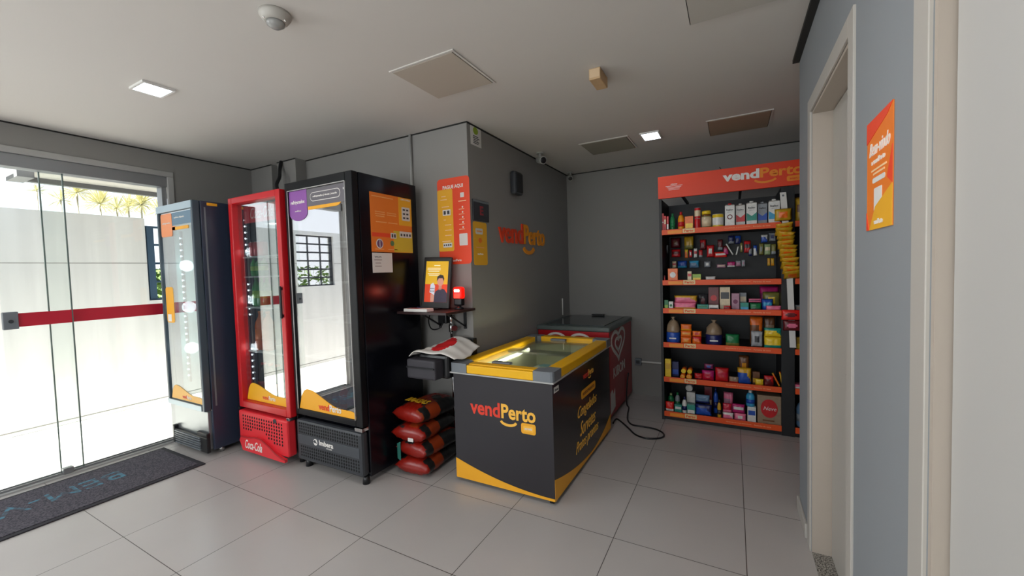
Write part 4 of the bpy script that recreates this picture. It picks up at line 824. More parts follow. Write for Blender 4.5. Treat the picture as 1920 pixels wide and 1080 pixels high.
def cctv(x, y, dirv, lab, s=1.0):
    d = thing('security_camera', lab, 'security camera', (x, y, H-.12)); dv = Vector(dirv).normalized(); c = Vector((x, y, H-.06*s))
    MB().cyl((x, y, H), (x, y, H-.012), .035*s, CAMW, n=18).cyl((x, y, H-.012), c, .012*s, CAMW, n=10).build('mount', d)
    MB().lathe(c-dv*.05*s+Vector((0, 0, -.01)), [(.02*s, 0), (.03*s, .01*s), (.034*s, .10*s), (.036*s, .12*s)], CAMW, 20, dv).build('housing', d)
    MB().lathe(c+dv*.0705*s+Vector((0, 0, -.01)), [(.030*s, 0), (.028*s, .004*s), (.012*s, .006*s)], BLACK, 18, dv).build('lens', d)
cctv(-1.61, 3.60, (.75, -.62, -.28), 'white bullet camera at the ceiling edge above the side wall, nearer of the two')
cctv(-1.64, 4.50, (.3, -.8, -.5), 'small white camera in the far ceiling corner', .8)

# ---------------------------------------------------------------- door mat
d = thing('door_mat', 'long dark grey door mat with worn teal lettering inside the glass entrance', 'mat', (-3.92, .7, 0))
MB().box(-4.27, -3.585, -.3, 1.56, .0005, .009, mat('mat_rubber_edge', (44, 42, 48), .8), .003).build('rubber_edge', d)
MB().box(-4.235, -3.62, -.265, 1.525, .009, .0125, MATFAB, .001).build('fibre', d)
b = MB(); b.text('BEM-VINDO', (-3.98, .62, .0125), -Y_, X_, 1.15, .17, MATTEAL, .0, t=.0008); b.build('lettering', d, label='worn teal lettering')

# ---------------------------------------------------------------- product rack
ZS = [1.728, 1.272, 1.016, .703, .383, .063]
REND = mat('rail_end_amber', (246, 150, 40), .45); RTXT = mat('rail_print', (250, 178, 128), .5); RCREAM = mat('rail_cream_patch', (232, 206, 150), .5)
def rack(lab, x0, x1, post_l, post_r, base_ns):
    d = thing('product_rack', lab, 'rack', ((x0+x1)/2, 4.15, 0))
    b = MB()
    if post_l: b.box(x0-.022, x0, 3.93, 4.45, 0, 2.028, SHELFB)
    if post_r: b.box(x1, x1+.09, 3.94, 4.45, 0, 2.028, SHELFB)
    b.box(x0, x1, 4.405, 4.45, 0, 2.028, SHELFB); b.build('upright', d)
    MB().box(x0, x1, 3.95, 4.40, 0, .042, SHELFB).build('base', d)
    for k, z in enumerate(ZS):
        sh = MB().box(x0, x1, 3.935, 4.40, z-.012, z+.01, SHELFB).build('shelf', d)
        b = MB(); b.box(x0, x1, 3.918, 3.934, z-.024, z+.022, ORANGE, .002)
        b.plate((x0+.11, 3.9175, z-.002), X_, Z_, .12, .03, REND, .004)
        b.plate((x0+.225, 3.9175, z+.002), X_, Z_, .098, .038, RCREAM, .004); b.text('Perto', (x0+.225, 3.916, z+.002), X_, Z_, .075, .022, ORANGE, .03)
        if base_ns: b.text('Qualidade e praticidade', (x0+.60, 3.9175, z), X_, Z_, .19, .010, RTXT, .01); b.text('Pertinho de voce', (x0+.775, 3.9175, z), X_, Z_, .12, .012, RTXT, .01)
        b.build('price_rail', sh, label='orange price rail')
    return d
RK = rack('left bay of the black product rack with orange price rails, fully in view', -.565, .345, True, True, True)
rack('right bay of the black product rack, mostly hidden behind the right wall', .437, 1.34, False, True, False)
d = thing('rack_header', 'orange header board with shop lettering on top of the product rack', 'sign', (.38, 3.93, 2.03))
MB().box(-.59, 1.35, 3.905, 3.93, 2.03, 2.226, ORRED, .002).build('board', d)
b = MB(); b.text('vend', (.062, 3.9045, 2.155), X_, Z_, .265, .078, WTEXT, .04); b.text('Perto', (.345, 3.9045, 2.155), X_, Z_, .29, .078, mat('header_amber', (240, 140, 30), .5), .03)
b.path([(.235+.075*math.cos(a), 2.108+.03*math.sin(a)) for a in [PI*1.08+PI*.84*k/10 for k in range(11)]], (0, 3.9045, 0), X_, Z_, .016, MATS['header_amber']); b.plate((.46, 3.9045, 2.085), X_, Z_, .16, .042, MATS['header_amber'], .012); b.text('smart market', (.46, 3.903, 2.085), X_, Z_, .12, .016, ORRED, .02); b.build('lettering', d)
b = MB(); b.text('ATENCAO', (-.455, 3.9045, 2.148), X_, Z_, .055, .010, WTEXT, .03)
for k, w_ in enumerate((.14, .12, .10, .09)): b.plate((-.455, 3.9045, 2.134-.011*k), X_, Z_, w_, .003, WTEXT)
b.build('small_print', d)
for x in (-.40, .05): MB().box(x, x+.02, 3.931, 4.44, 2.031, 2.05, SHELFB).build('arm', d)
b = MB(); b.prism([(-.085, 3.93, 2.226), (-.075, 3.93, 2.226), (-.09, 3.93, 2.25), (-.097, 3.93, 2.25)], (0, .01, 0), BLACK); b.build('clip', d)

# products
def product(kind, x, yf, z, w, h, dd, rot, cols, name, cat, label, group, seed):
    C = [PAL[c] for c in cols]; c2 = C[1]; c3 = C[2] if len(C) > 2 else c2
    D = dd if dd else min(.12, max(.025, w*.7))
    if kind in ('box', 'carton', 'tissue'):
        if kind == 'carton': D = w*.85
        if kind == 'tissue': D = .16
        t = thing(name, label, cat, (x, yf+D/2, z), group); top = h*.90 if kind == 'carton' else h
        b = MB(); b.box(x-w/2, x+w/2, yf, yf+D, z, z+top, C[0], min(.002, w*.08)); q = yf-.0005
        if kind == 'carton':
            b.prism([(x-w/2, yf+.001, z+top), (x+w/2, yf+.001, z+top), (x+w*.42, yf+D*.4, z+top+h*.05), (x-w*.42, yf+D*.4, z+top+h*.05)], (0, D*.3, 0), C[0])
            b.prism([(x-w*.48, q, z+h*.20), (x+w*.48, q, z+h*.20), (x+w*.48, q, z+h*.52), (x, q, z+h*.38), (x-w*.48, q, z+h*.52)], (0, -.0008, 0), c2) if c3 is not PAL['red'] else b.disc((x, q, z+h*.42), X_, Z_, w*.28, w*.28, PAL['maroon'], .0008).disc((x, q-.0008, z+h*.42), X_, Z_, w*.18, w*.18, PAL['white'], .0008)
            b.text('Italac', (x, q, z+h*.72), X_, Z_, w*.72, w*.2, PAL['darkgrey'], .03, t=.0008); b.plate((x, q, z+h*.62), X_, Z_, w*.5, w*.04, PAL['grey'], t=.0008)
        elif kind == 'tissue':
            b.disc((x, q, z+h*.56), X_, Z_, w*.36, h*.32, PAL['red'], .0008, 28); b.text('Neve', (x+w*.03, q-.0008, z+h*.56), X_, Z_, w*.55, h*.13, PAL['white'], .0, .3, t=.0008); b.plate((x-w*.03, q, z+h*.14), X_, Z_, w*.5, h*.05, PAL['brown'], t=.0008)
        else:
            if seed % 3 == 0: b.disc((x, q, z+h*.5), X_, Z_, w*.3, min(w, h)*.32, c2, .0008, 16)
            elif seed % 3 == 1: b.plate((x, q, z+h*.62), X_, Z_, w*.8, h*.3, c2, t=.0008)
            else: b.plate((x, q, z+h*.3), X_, Z_, w*.86, h*.34, c2, t=.0008)
        b.build('body', t)
        if kind == 'carton': MB().lathe((x, yf+D*.5, z+top+h*.05), [(w*.2, -.004), (w*.2, h*.05)], c3, 12).build('cap', t)
        return
    if kind in ('can', 'jar', 'bottle'):
        r = w/2; cy = yf+r; t = thing(name, label, cat, (x, cy, z), group)
        if kind == 'can':
            MB().lathe((x, cy, z), [(r*.96, 0), (r, .004), (r, h*.2), (r, h*.75), (r, h-.005), (r*.96, h-.003)], [C[0], C[0], c2 if seed % 2 else C[0], C[0], C[0]], 20).build('body', t)
            MB().lathe((x, cy, z+h-.003), [(r*.98, 0), (r*.98, .003), (r*.9, .002)], PAL['silver'] if len(C) < 3 else PAL['white'], 20).build('lid', t)
        elif kind == 'jar':
            MB().lathe((x, cy, z), [(r*.9, 0), (r, .01), (r, h*.7), (r*.82, h*.8)], [C[0], C[0], PAL['brown']], 20).build('body', t); MB().lathe((x, cy, z), [(r*1.01, h*.12), (r*1.01, h*.66)], c2, 20).build('label', t); MB().lathe((x, cy, z+h*.8), [(r*.9, 0), (r*.92, h*.18), (r*.8, h*.2)], C[2], 20).build('lid', t)
        else:
            MB().lathe((x, cy, z), [(r*.85, 0), (r, h*.05), (r*.95, h*.4), (r, h*.6), (r*.75, h*.76), (r*.38, h*.84)], C[0], 18).build('body', t); MB().lathe((x, cy, z), [(r*1.0, h*.2), (r*.99, h*.45)], c3, 18).build('label', t); MB().lathe((x, cy, z+h*.84), [(r*.44, 0), (r*.4, h*.16)], c2, 14).build('cap', t)
        return
    if kind == 'roll':
        r = h/2; t = thing(name, label, cat, (x, yf+.06, z), group); r = min(w, h)/2
        MB().cyl((x, yf, z+r), (x, yf+.13, z+r), r, c2, n=20).build('body', t); MB().lathe((x, yf+.0, z+r), [(r*1.02, 0), (r*1.0, .006), (r*.6, .004)], C[0], 20, (0, -1, 0)).build('end_cap', t); return
    R = X_; U = Z_
    if rot: a = math.radians(rot); R = Vector((math.cos(a), 0, math.sin(a))); U = Vector((-math.sin(a), 0, math.cos(a)))
    if kind == 'stick':
        c = Vector((x, yf+.006, z+h/2+.006)); b = MB(); L = h/max(.5, math.cos(math.radians(rot)))-.012; b.pillow(c, R, U, w, L, .009, lambda u, v, fr: C[0] if abs(v) < .8 else c2, 4, 10, seed=seed); b.build(name, label=label, cat=cat, group=group); return
    if kind == 'breadbag':
        t = thing(name, label, cat, (x, yf+.06, z), group); b = MB()
        b.lathe((x, yf+.055, z), [(w*.42, 0), (w*.47, h*.08), (w*.46, h*.38), (w*.44, h*.42)], C[0], 18).build('wrapper_base', t)
        b = MB(); b.lathe((x, yf+.055, z), [(w*.44, h*.42), (w*.45, h*.5), (w*.40, h*.68), (w*.26, h*.82), (w*.07, h*.9), (w*.12, h*.97), (w*.16, h)], c2, 18)
        rnd = random.Random(seed)
        for v in b.bm.verts: v.co += Vector((rnd.uniform(-1, 1), rnd.uniform(-1, 1), 0))*.005
        b.build('clear_top', t); MB().plate((x, yf+.055-w*.475, z+h*.2), X_, Z_, w*.45, h*.05, PAL['white'], .003).build('print', t)
        return
    dp = min(.05, max(.012, min(w, h)*.38)) if kind == 'pouch' else .012
    c = Vector((x, yf+dp/2, z+h/2)); b = MB()
    pat = seed % 4
    def f(u, v, fr):
        if not fr: return C[0]
        if pat == 0: return c2 if u*u*1.6+v*v*2 < .4 else C[0]
        if pat == 1: return c2 if -.1 < v < .45 and abs(u) < .75 else C[0]
        if pat == 2: return c2 if v < -.35 else C[0]
        return c2 if v > .45 or (u+v*.6 > .55) else C[0]
    b.pillow(c, X_, Z_, w, h, dp, f, 10, 10, crumple=min(.004, dp*.13), seed=seed)
    b.build(name, label=label, cat=cat, group=group)
PRODUCTS = [
('box', -0.559, 3.95, 1.74, 0.018, 0.165, None, 0, ('red', 'white'), 'candy_roll', 'candy', 'tallest slim red candy roll, at the far left end of the top shelf', 'slim red candy rolls at the left end of the top shelf'),
('box', -0.54, 3.95, 1.74, 0.018, 0.139, None, 0, ('red', 'cream'), 'candy_roll', 'candy', 'middle of the three slim red candy rolls on the top shelf', 'slim red candy rolls at the left end of the top shelf'),
('box', -0.518, 3.95, 1.74, 0.017, 0.133, None, 0, ('red', 'white'), 'candy_roll', 'candy', 'slim red candy roll beside the green bottle on the top shelf', 'slim red candy rolls at the left end of the top shelf'),
('bottle', -0.477, 3.95, 1.74, 0.045, 0.157, None, 0, ('green', 'green'), 'bottle', 'bottle', 'green plastic bottle near the left end of the top shelf', None),
('bottle', -0.407, 3.95, 1.74, 0.055, 0.166, None, 0, ('amber', 'red'), 'bottle', 'bottle', 'amber bottle with a red cap, right of the green bottle on the top shelf', None),
('box', -0.339, 3.95, 1.74, 0.068, 0.119, None, 0, ('orange', 'yellow'), 'box', 'box', 'small orange box between the amber bottle and the red cans on the top shelf', None),
('can', -0.272, 3.95, 1.74, 0.05, 0.095, None, 0, ('red', 'cream'), 'can', 'can', 'lower red can of the stacked pair on the top shelf', 'stacked red cans on the top shelf'),
('can', -0.271, 3.95, 1.835, 0.05, 0.093, None, 0, ('red', 'cream'), 'can', 'can', 'upper red can of the stacked pair on the top shelf', 'stacked red cans on the top shelf'),
('jar', -0.201, 3.95, 1.74, 0.08, 0.156, None, 0, ('olive', 'cream', 'yellow'), 'jar', 'jar', 'glass jar with a yellow lid and green and cream label on the top shelf', None),
('can', -0.111, 3.95, 1.74, 0.088, 0.119, None, 0, ('yellow', 'white', 'blue'), 'tin', 'tin', 'wide yellow tin with a white rim, left of the milk cartons', None),
('carton', -0.019, 3.95, 1.74, 0.073, 0.201, None, 0, ('white', 'white', 'red'), 'milk_carton', 'carton', 'white milk carton with a red top, leftmost of the milk cartons', 'milk cartons in a row on the top shelf'),
('carton', 0.06, 3.98, 1.74, 0.068, 0.196, None, 0, ('paper', 'red', 'paper'), 'milk_carton', 'carton', 'milk carton with a red band, second from the left', 'milk cartons in a row on the top shelf'),
('carton', 0.141, 3.95, 1.74, 0.075, 0.204, None, 0, ('white', 'teal', 'white'), 'milk_carton', 'carton', 'milk carton with a green band, middle of the milk cartons', 'milk cartons in a row on the top shelf'),
('carton', 0.219, 3.98, 1.74, 0.068, 0.194, None, 0, ('grey', 'blue', 'grey'), 'milk_carton', 'carton', 'greyish milk carton with a dark blue band, right of the green one', 'milk cartons in a row on the top shelf'),
('carton', 0.3, 3.95, 1.74, 0.078, 0.203, None, 0, ('white', 'sky', 'white'), 'milk_carton', 'carton', 'tallest milk carton with a bright blue band, rightmost of the row', 'milk cartons in a row on the top shelf'),
('pouch', -0.573, 4.22, 1.541, 0.041, 0.086, None, 0, ('darkgrey', 'grey'), 'snack_packet', 'packet', 'small dark grey packet hanging at the left end of the hook rows', None),
('pouch', -0.495, 4.3, 1.599, 0.088, 0.098, None, 0, ('maroon', 'brown'), 'snack_packet', 'packet', 'dark maroon packet hanging above the red pouch near the left end', None),
('pouch', -0.482, 4.22, 1.506, 0.083, 0.077, None, 0, ('red', 'maroon'), 'snack_packet', 'packet', 'red pouch hanging at the left, above the blue candy packets', None),
('pouch', -0.367, 4.22, 1.577, 0.085, 0.123, None, 0, ('mustard', 'olive'), 'snack_packet', 'packet', 'mustard yellow packet hanging under the top shelf', None),
('bar', -0.389, 4.22, 1.494, 0.029, 0.083, None, 0, ('orange', 'yellow'), 'candy_bar', 'candy bar', 'orange candy bar hanging below the mustard packet', None),
('bar', -0.352, 4.22, 1.499, 0.028, 0.07, None, 0, ('red', 'white'), 'candy_bar', 'candy bar', 'red and white candy bar right of the orange bar', None),
('bar', -0.309, 4.22, 1.495, 0.03, 0.087, None, 0, ('white', 'red'), 'candy_bar', 'candy bar', 'white candy tube between two red candy bars', None),
('bar', -0.265, 4.22, 1.495, 0.033, 0.07, None, 0, ('red', 'grey'), 'candy_bar', 'candy bar', 'red candy bar just right of the white candy tube', None),
('pouch', -0.249, 4.3, 1.57, 0.052, 0.096, None, 0, ('maroon', 'red'), 'snack_packet', 'packet', 'dark red packet hanging above the red candy bar', None),
('pouch', -0.182, 4.22, 1.493, 0.064, 0.114, None, 0, ('red', 'white'), 'snack_packet', 'packet', 'bright red packet with white print and white top edge on a hook', None),
('pouch', -0.097, 4.22, 1.489, 0.108, 0.051, None, 0, ('scarlet', 'white'), 'candy_bag', 'candy bag', 'wide glossy red candy bag with a white top edge', None),
('bar', -0.103, 4.3, 1.555, 0.043, 0.102, None, 0, ('maroon', 'grey'), 'candy_bar', 'candy bar', 'dark red bar hanging above the wide glossy red bag', None),
('pouch', -0.054, 4.22, 1.513, 0.042, 0.078, None, 0, ('magenta', 'maroon'), 'snack_packet', 'packet', 'magenta packet hanging left of the crossed white sticks', None),
('stick', -0.024, 4.22, 1.497, 0.013, 0.114, None, 28, ('white', 'white'), 'candy_stick', 'candy', 'thin white candy stick leaning left in the hook row', 'thin white sticks in the hook row'),
('stick', 0.037, 4.22, 1.492, 0.013, 0.09, None, -12, ('white', 'white'), 'candy_stick', 'candy', 'thin white candy stick leaning right in the hook row', 'thin white sticks in the hook row'),
('pouch', -0.011, 4.3, 1.61, 0.049, 0.078, None, 0, ('navy', 'grey'), 'snack_packet', 'packet', 'navy packet hanging left of another navy packet, above the sticks', None),
('pouch', 0.044, 4.3, 1.607, 0.048, 0.077, None, 0, ('navy', 'blue'), 'snack_packet', 'packet', 'navy packet with blue print hanging above the right white stick', None),
('bar', 0.07, 4.22, 1.526, 0.019, 0.087, None, 0, ('olive', 'cream'), 'candy_bar', 'candy bar', 'narrow olive bar between the white stick and the red packet', None),
('pouch', 0.117, 4.22, 1.522, 0.054, 0.106, None, 0, ('red', 'darkgrey'), 'snack_packet', 'packet', 'red and black packet hanging right of the narrow olive bar', None),
('bar', 0.139, 4.22, 1.49, 0.025, 0.068, None, 0, ('grey', 'navy'), 'candy_bar', 'candy bar', 'grey bar hanging low right of the red and black packet', None),
('bar', 0.177, 4.22, 1.491, 0.028, 0.094, None, 0, ('white', 'blue'), 'candy_bar', 'candy bar', 'white and blue bar hanging left of the olive green packets', None),
('pouch', 0.223, 4.22, 1.496, 0.035, 0.104, None, 0, ('olive', 'grey'), 'snack_packet', 'packet', 'leftmost of the three pale olive packets in the hook row', 'pale olive packets at the right of the hook rows'),
('pouch', 0.27, 4.22, 1.494, 0.048, 0.098, None, 0, ('palegreen', 'cream'), 'snack_packet', 'packet', 'middle and brightest of the three pale olive packets', 'pale olive packets at the right of the hook rows'),
('pouch', 0.315, 4.22, 1.497, 0.035, 0.091, None, 0, ('olive', 'grey'), 'snack_packet', 'packet', 'rightmost of the three pale olive packets beside the white strip', 'pale olive packets at the right of the hook rows'),
('pouch', 0.244, 4.18, 1.604, 0.05, 0.067, None, 0, ('blue', 'white'), 'snack_packet', 'packet', 'bright blue and white packet hanging right under the top shelf', None),
('pouch', 0.305, 4.22, 1.613, 0.053, 0.073, None, 0, ('grey', 'navy'), 'snack_packet', 'packet', 'grey packet hanging beside the bright blue one', None),
('pouch', -0.498, 4.22, 1.403, 0.038, 0.064, None, 0, ('cream', 'red'), 'candy_packet', 'candy', 'small cream packet left of the blue candy packets', None),
('pouch', -0.427, 4.22, 1.399, 0.086, 0.07, None, 0, ('blue', 'sky'), 'candy_packet', 'candy', 'bright blue candy packet with a light round spot, left of the pair', 'blue candy packets on the lower hooks'),
('pouch', -0.322, 4.22, 1.398, 0.086, 0.069, None, 0, ('steel', 'sky'), 'candy_packet', 'candy', 'duller blue grey candy packet with a light round spot, right of the pair', 'blue candy packets on the lower hooks'),
('pouch', -0.208, 4.22, 1.4, 0.056, 0.056, None, 0, ('grey', 'white'), 'candy_packet', 'candy', 'small grey and white striped packet on the lower hooks', None),
('pouch', -0.093, 4.22, 1.394, 0.076, 0.03, None, 0, ('mauve', 'cream'), 'candy_packet', 'candy', 'flat pale pink packet lying on the lower hooks', None),
('pouch', -0.012, 4.22, 1.396, 0.067, 0.049, None, 0, ('magenta', 'white'), 'candy_packet', 'candy', 'magenta packet with white print on the lower hooks', None),
('pouch', 0.046, 4.22, 1.402, 0.044, 0.051, None, 0, ('mauve', 'grey'), 'candy_packet', 'candy', 'slanted mauve packet right of the magenta one', None),
('pouch', 0.085, 4.22, 1.398, 0.03, 0.061, None, 0, ('grey', 'mauve'), 'candy_packet', 'candy', 'small grey packet, rightmost beside the slanted mauve one', None),
('bar', 0.279, 4.22, 1.399, 0.022, 0.067, None, 0, ('gold', 'amber'), 'candy_bar', 'candy bar', 'left golden bar of the pair hanging alone at the right', 'golden bars on the lower hooks'),
('bar', 0.307, 4.22, 1.398, 0.024, 0.067, None, 0, ('gold', 'amber'), 'candy_bar', 'candy bar', 'right golden bar of the pair hanging alone at the right', 'golden bars on the lower hooks'),
('box', -0.48, 3.95, 1.283, 0.083, 0.116, None, 0, ('orange', 'white'), 'box', 'box', 'orange box with a white disc standing on the second shelf', None),
('box', -0.34, 3.95, 1.283, 0.034, 0.087, None, 0, ('cream', 'red'), 'box', 'box', 'small cream and red box on the second shelf', None),
('box', -0.281, 3.95, 1.283, 0.069, 0.06, None, 0, ('lime', 'yellow'), 'box', 'box', 'low green and yellow box on the second shelf', None),
('pouch', -0.171, 3.95, 1.283, 0.081, 0.037, None, 0, ('paper', 'red'), 'candy_packet', 'candy', 'crumpled white and red wrapper lying on the second shelf', None),
('bar', -0.55, 3.95, 1.283, 0.014, 0.055, None, 0, ('red', 'maroon'), 'candy_bar', 'candy bar', 'tiny red packet at the left end of the second shelf', None),
('box', -0.539, 3.95, 1.026, 0.034, 0.086, None, 0, ('green', 'lime'), 'box', 'box', 'green box at the left end of the third shelf', None),
('box', -0.499, 3.95, 1.026, 0.037, 0.072, None, 0, ('white', 'green'), 'box', 'box', 'white and green box second from the left on the third shelf', None),
('pouch', -0.381, 3.95, 1.026, 0.188, 0.064, None, 0, ('pink', 'gold'), 'sweets_pack', 'packet', 'lower pink and gold pack on the third shelf', 'pink and gold packs on the third shelf'),
('pouch', -0.374, 3.95, 1.09, 0.194, 0.063, None, 0, ('pink', 'gold'), 'sweets_pack', 'packet', 'upper pink and gold pack on the third shelf', 'pink and gold packs on the third shelf'),
('pouch', -0.242, 4.07, 1.026, 0.079, 0.134, None, 0, ('darkgrey', 'maroon'), 'sweets_pack', 'packet', 'dark packet behind the flat green box on the third shelf', None),
('box', -0.235, 3.95, 1.026, 0.089, 0.048, None, 0, ('teal', 'green'), 'box', 'box', 'flat green box lying on the third shelf', None),
('box', -0.149, 3.95, 1.026, 0.076, 0.045, None, 0, ('white', 'darkgrey'), 'box', 'box', 'flat white box with dark spots on the third shelf', None),
('box', -0.152, 4.05, 1.026, 0.084, 0.197, None, 0, ('maroon', 'red'), 'box', 'box', 'dark red box with a round pattern at the back of the third shelf', None),
('box', -0.062, 4.03, 1.026, 0.081, 0.197, None, 0, ('cream', 'darkgrey'), 'box', 'box', 'tall white box with a dark picture, tallest on the third shelf', None),
('pouch', -0.043, 3.95, 1.026, 0.056, 0.04, None, 0, ('red', 'maroon'), 'sweets_pack', 'packet', 'small red packet in front of the tall white box', None),
('box', 0.019, 4.01, 1.026, 0.06, 0.143, None, 0, ('mauve', 'plum'), 'box', 'box', 'mauve box right of the tall white box', None),
('box', 0.077, 4.07, 1.026, 0.053, 0.145, None, 0, ('grey', 'cream'), 'box', 'box', 'grey box standing behind the teal box', None),
('box', 0.086, 3.95, 1.026, 0.061, 0.067, None, 0, ('teal', 'sky'), 'box', 'box', 'teal box in the middle of the third shelf', None),
('pouch', 0.164, 4.0, 1.093, 0.094, 0.031, None, 0, ('pink', 'plum'), 'sweets_pack', 'packet', 'dark pink packet lying on the green one, third shelf', None),
('pouch', 0.167, 3.95, 1.026, 0.085, 0.065, None, 0, ('green', 'darkgrey'), 'sweets_pack', 'packet', 'dark green packet on the third shelf', None),
('pouch', 0.277, 4.15, 1.026, 0.144, 0.196, None, 0, ('plum', 'magenta'), 'sweets_pack', 'packet', 'dark magenta bag on top of the yellow green bag', None),
('pouch', 0.289, 4.09, 1.026, 0.128, 0.151, None, 0, ('olive', 'yellow'), 'sweets_pack', 'packet', 'yellow green bag at the right end of the third shelf', None),
('pouch', 0.252, 3.98, 1.026, 0.082, 0.097, None, 0, ('blue', 'sky'), 'sweets_pack', 'packet', 'blue packet in front of the yellow green bag', None),
('pouch', 0.294, 3.95, 1.026, 0.109, 0.045, None, 0, ('pink', 'red'), 'sweets_pack', 'packet', 'flat pink packet at the right front of the third shelf', None),
('breadbag', -0.487, 3.95, 0.713, 0.133, 0.24, None, 0, ('blue', 'tan'), 'bread_bag', 'bread bag', 'bread bag with a blue base and knotted clear top, leftmost on the fourth shelf', None),
('pouch', -0.375, 3.95, 0.713, 0.092, 0.064, None, 0, ('orange', 'amber'), 'snack_pack', 'packet', 'bottom orange pack of the stack of three beside the blue bread bag', 'orange packs on the fourth shelf'),
('pouch', -0.374, 3.95, 0.777, 0.092, 0.055, None, 0, ('orange', 'amber'), 'snack_pack', 'packet', 'middle orange pack of the stack of three beside the blue bread bag', 'orange packs on the fourth shelf'),
('pouch', -0.373, 3.95, 0.832, 0.092, 0.062, None, 0, ('orange', 'amber'), 'snack_pack', 'packet', 'top orange pack of the stack of three beside the blue bread bag', 'orange packs on the fourth shelf'),
('pouch', -0.286, 3.95, 0.713, 0.077, 0.072, None, 0, ('orange', 'red'), 'snack_pack', 'packet', 'bottom orange red pack of the shorter stack on the fourth shelf', 'orange packs on the fourth shelf'),
('pouch', -0.285, 3.95, 0.785, 0.077, 0.05, None, 0, ('orange', 'red'), 'snack_pack', 'packet', 'top orange red pack of the shorter stack on the fourth shelf', 'orange packs on the fourth shelf'),
('breadbag', -0.149, 3.95, 0.713, 0.147, 0.221, None, 0, ('navy', 'tan'), 'bread_bag', 'bread bag', 'bread bag with a navy base, in the middle of the fourth shelf', None),
('pouch', -0.005, 3.95, 0.713, 0.108, 0.107, None, 0, ('green', 'olive'), 'snack_pack', 'packet', 'dark green packet right of the navy bread bag', None),
('pouch', 0.177, 4.09, 0.713, 0.099, 0.249, None, 0, ('brown', 'orange'), 'snack_bag', 'snack bag', 'brown and orange bag at the back right of the fourth shelf', None),
('pouch', 0.177, 3.99, 0.713, 0.087, 0.136, None, 0, ('silver', 'darkgrey'), 'snack_bag', 'snack bag', 'silver and dark bag left of the yellow packs', None),
('pouch', 0.277, 4.15, 0.713, 0.085, 0.245, None, 0, ('brown', 'tan'), 'snack_bag', 'snack bag', 'brown bag resting on the yellow packs', None),
('pouch', 0.289, 3.95, 0.713, 0.128, 0.098, None, 0, ('yellow', 'teal'), 'snack_pack', 'packet', 'lower yellow pack with a blue badge on the fourth shelf', 'yellow packs with blue badges'),
('pouch', 0.289, 3.95, 0.811, 0.126, 0.075, None, 0, ('yellow', 'teal'), 'snack_pack', 'packet', 'upper yellow pack with a blue badge on the fourth shelf', 'yellow packs with blue badges'),
('box', -0.532, 3.95, 0.392, 0.051, 0.172, None, 0, ('yellow', 'gold'), 'box', 'box', 'tall narrow yellow box at the left end of the fifth shelf', None),  # yellow side lip of the shelf, built as a product box
('box', -0.478, 4.03, 0.392, 0.058, 0.135, None, 0, ('navy', 'blue'), 'box', 'box', 'dark navy box beside the tall yellow box', None),
('roll', -0.399, 3.95, 0.445, 0.048, 0.041, None, 0, ('yellow', 'orange'), 'can', 'can', 'upper left yellow ended can lying on its side, fifth shelf', 'yellow ended cans on the fifth shelf'),
('roll', -0.348, 3.95, 0.445, 0.046, 0.04, None, 0, ('yellow', 'orange'), 'can', 'can', 'upper right yellow ended can lying on its side, fifth shelf', 'yellow ended cans on the fifth shelf'),
('roll', -0.408, 3.95, 0.392, 0.049, 0.041, None, 0, ('amber', 'orange'), 'can', 'can', 'lower left amber ended can lying on its side, fifth shelf', 'yellow ended cans on the fifth shelf'),
('roll', -0.354, 3.95, 0.392, 0.049, 0.046, None, 0, ('amber', 'orange'), 'can', 'can', 'lower right amber ended can lying on its side, fifth shelf', 'yellow ended cans on the fifth shelf'),
('pouch', -0.277, 3.95, 0.392, 0.065, 0.063, None, 0, ('red', 'maroon'), 'cookie_pack', 'packet', 'small red pack right of the yellow ended cans', None),
('pouch', -0.199, 3.95, 0.392, 0.1, 0.096, None, 0, ('crimson', 'magenta'), 'cookie_pack', 'packet', 'crimson pack in the left middle of the fifth shelf', None),
('pouch', -0.194, 4.0, 0.488, 0.079, 0.048, None, 0, ('plum', 'blue'), 'cookie_pack', 'packet', 'plum pack resting on the crimson pack', None),
('pouch', -0.089, 3.95, 0.392, 0.109, 0.128, None, 0, ('red', 'crimson'), 'cookie_pack', 'packet', 'bright red pack in the middle of the fifth shelf', None),
('pouch', 0.002, 3.95, 0.392, 0.074, 0.059, None, 0, ('tan', 'red'), 'cookie_pack', 'packet', 'tan and red pack left of the blue bag, fifth shelf', None),
('pouch', 0.082, 3.95, 0.392, 0.105, 0.143, None, 0, ('blue', 'gold'), 'cookie_pack', 'packet', 'blue bag with a golden stripe on the fifth shelf', None),
('pouch', 0.082, 4.08, 0.392, 0.081, 0.225, None, 0, ('brown', 'amber'), 'cookie_pack', 'packet', 'amber brown pack standing behind the blue bag', None),
('box', 0.17, 4.01, 0.392, 0.055, 0.103, None, 0, ('brown', 'gold'), 'box', 'box', 'brown and gold box right of the blue bag', None),
('pouch', 0.191, 3.95, 0.392, 0.062, 0.059, None, 0, ('yellow', 'gold'), 'cookie_pack', 'packet', 'low yellow pack in front of the brown and gold box', None),
('pouch', 0.259, 3.95, 0.392, 0.069, 0.092, None, 0, ('maroon', 'red'), 'cookie_pack', 'packet', 'dark red pack near the right end of the fifth shelf', None),
('stick', 0.309, 3.95, 0.392, 0.014, 0.119, None, 25, ('orange', 'gold'), 'pasta_pack', 'packet', 'orange stick pack leaning near the right end', 'leaning orange stick packs'),
('stick', 0.345, 3.95, 0.392, 0.013, 0.134, None, 10, ('gold', 'orange'), 'pasta_pack', 'packet', 'golden stick pack at the right end of the fifth shelf', 'leaning orange stick packs'),
('pouch', -0.523, 3.95, 0.072, 0.074, 0.094, None, 0, ('scarlet', 'white'), 'sponge_pack', 'packet', 'bright red pack at the left end of the bottom shelf', None),
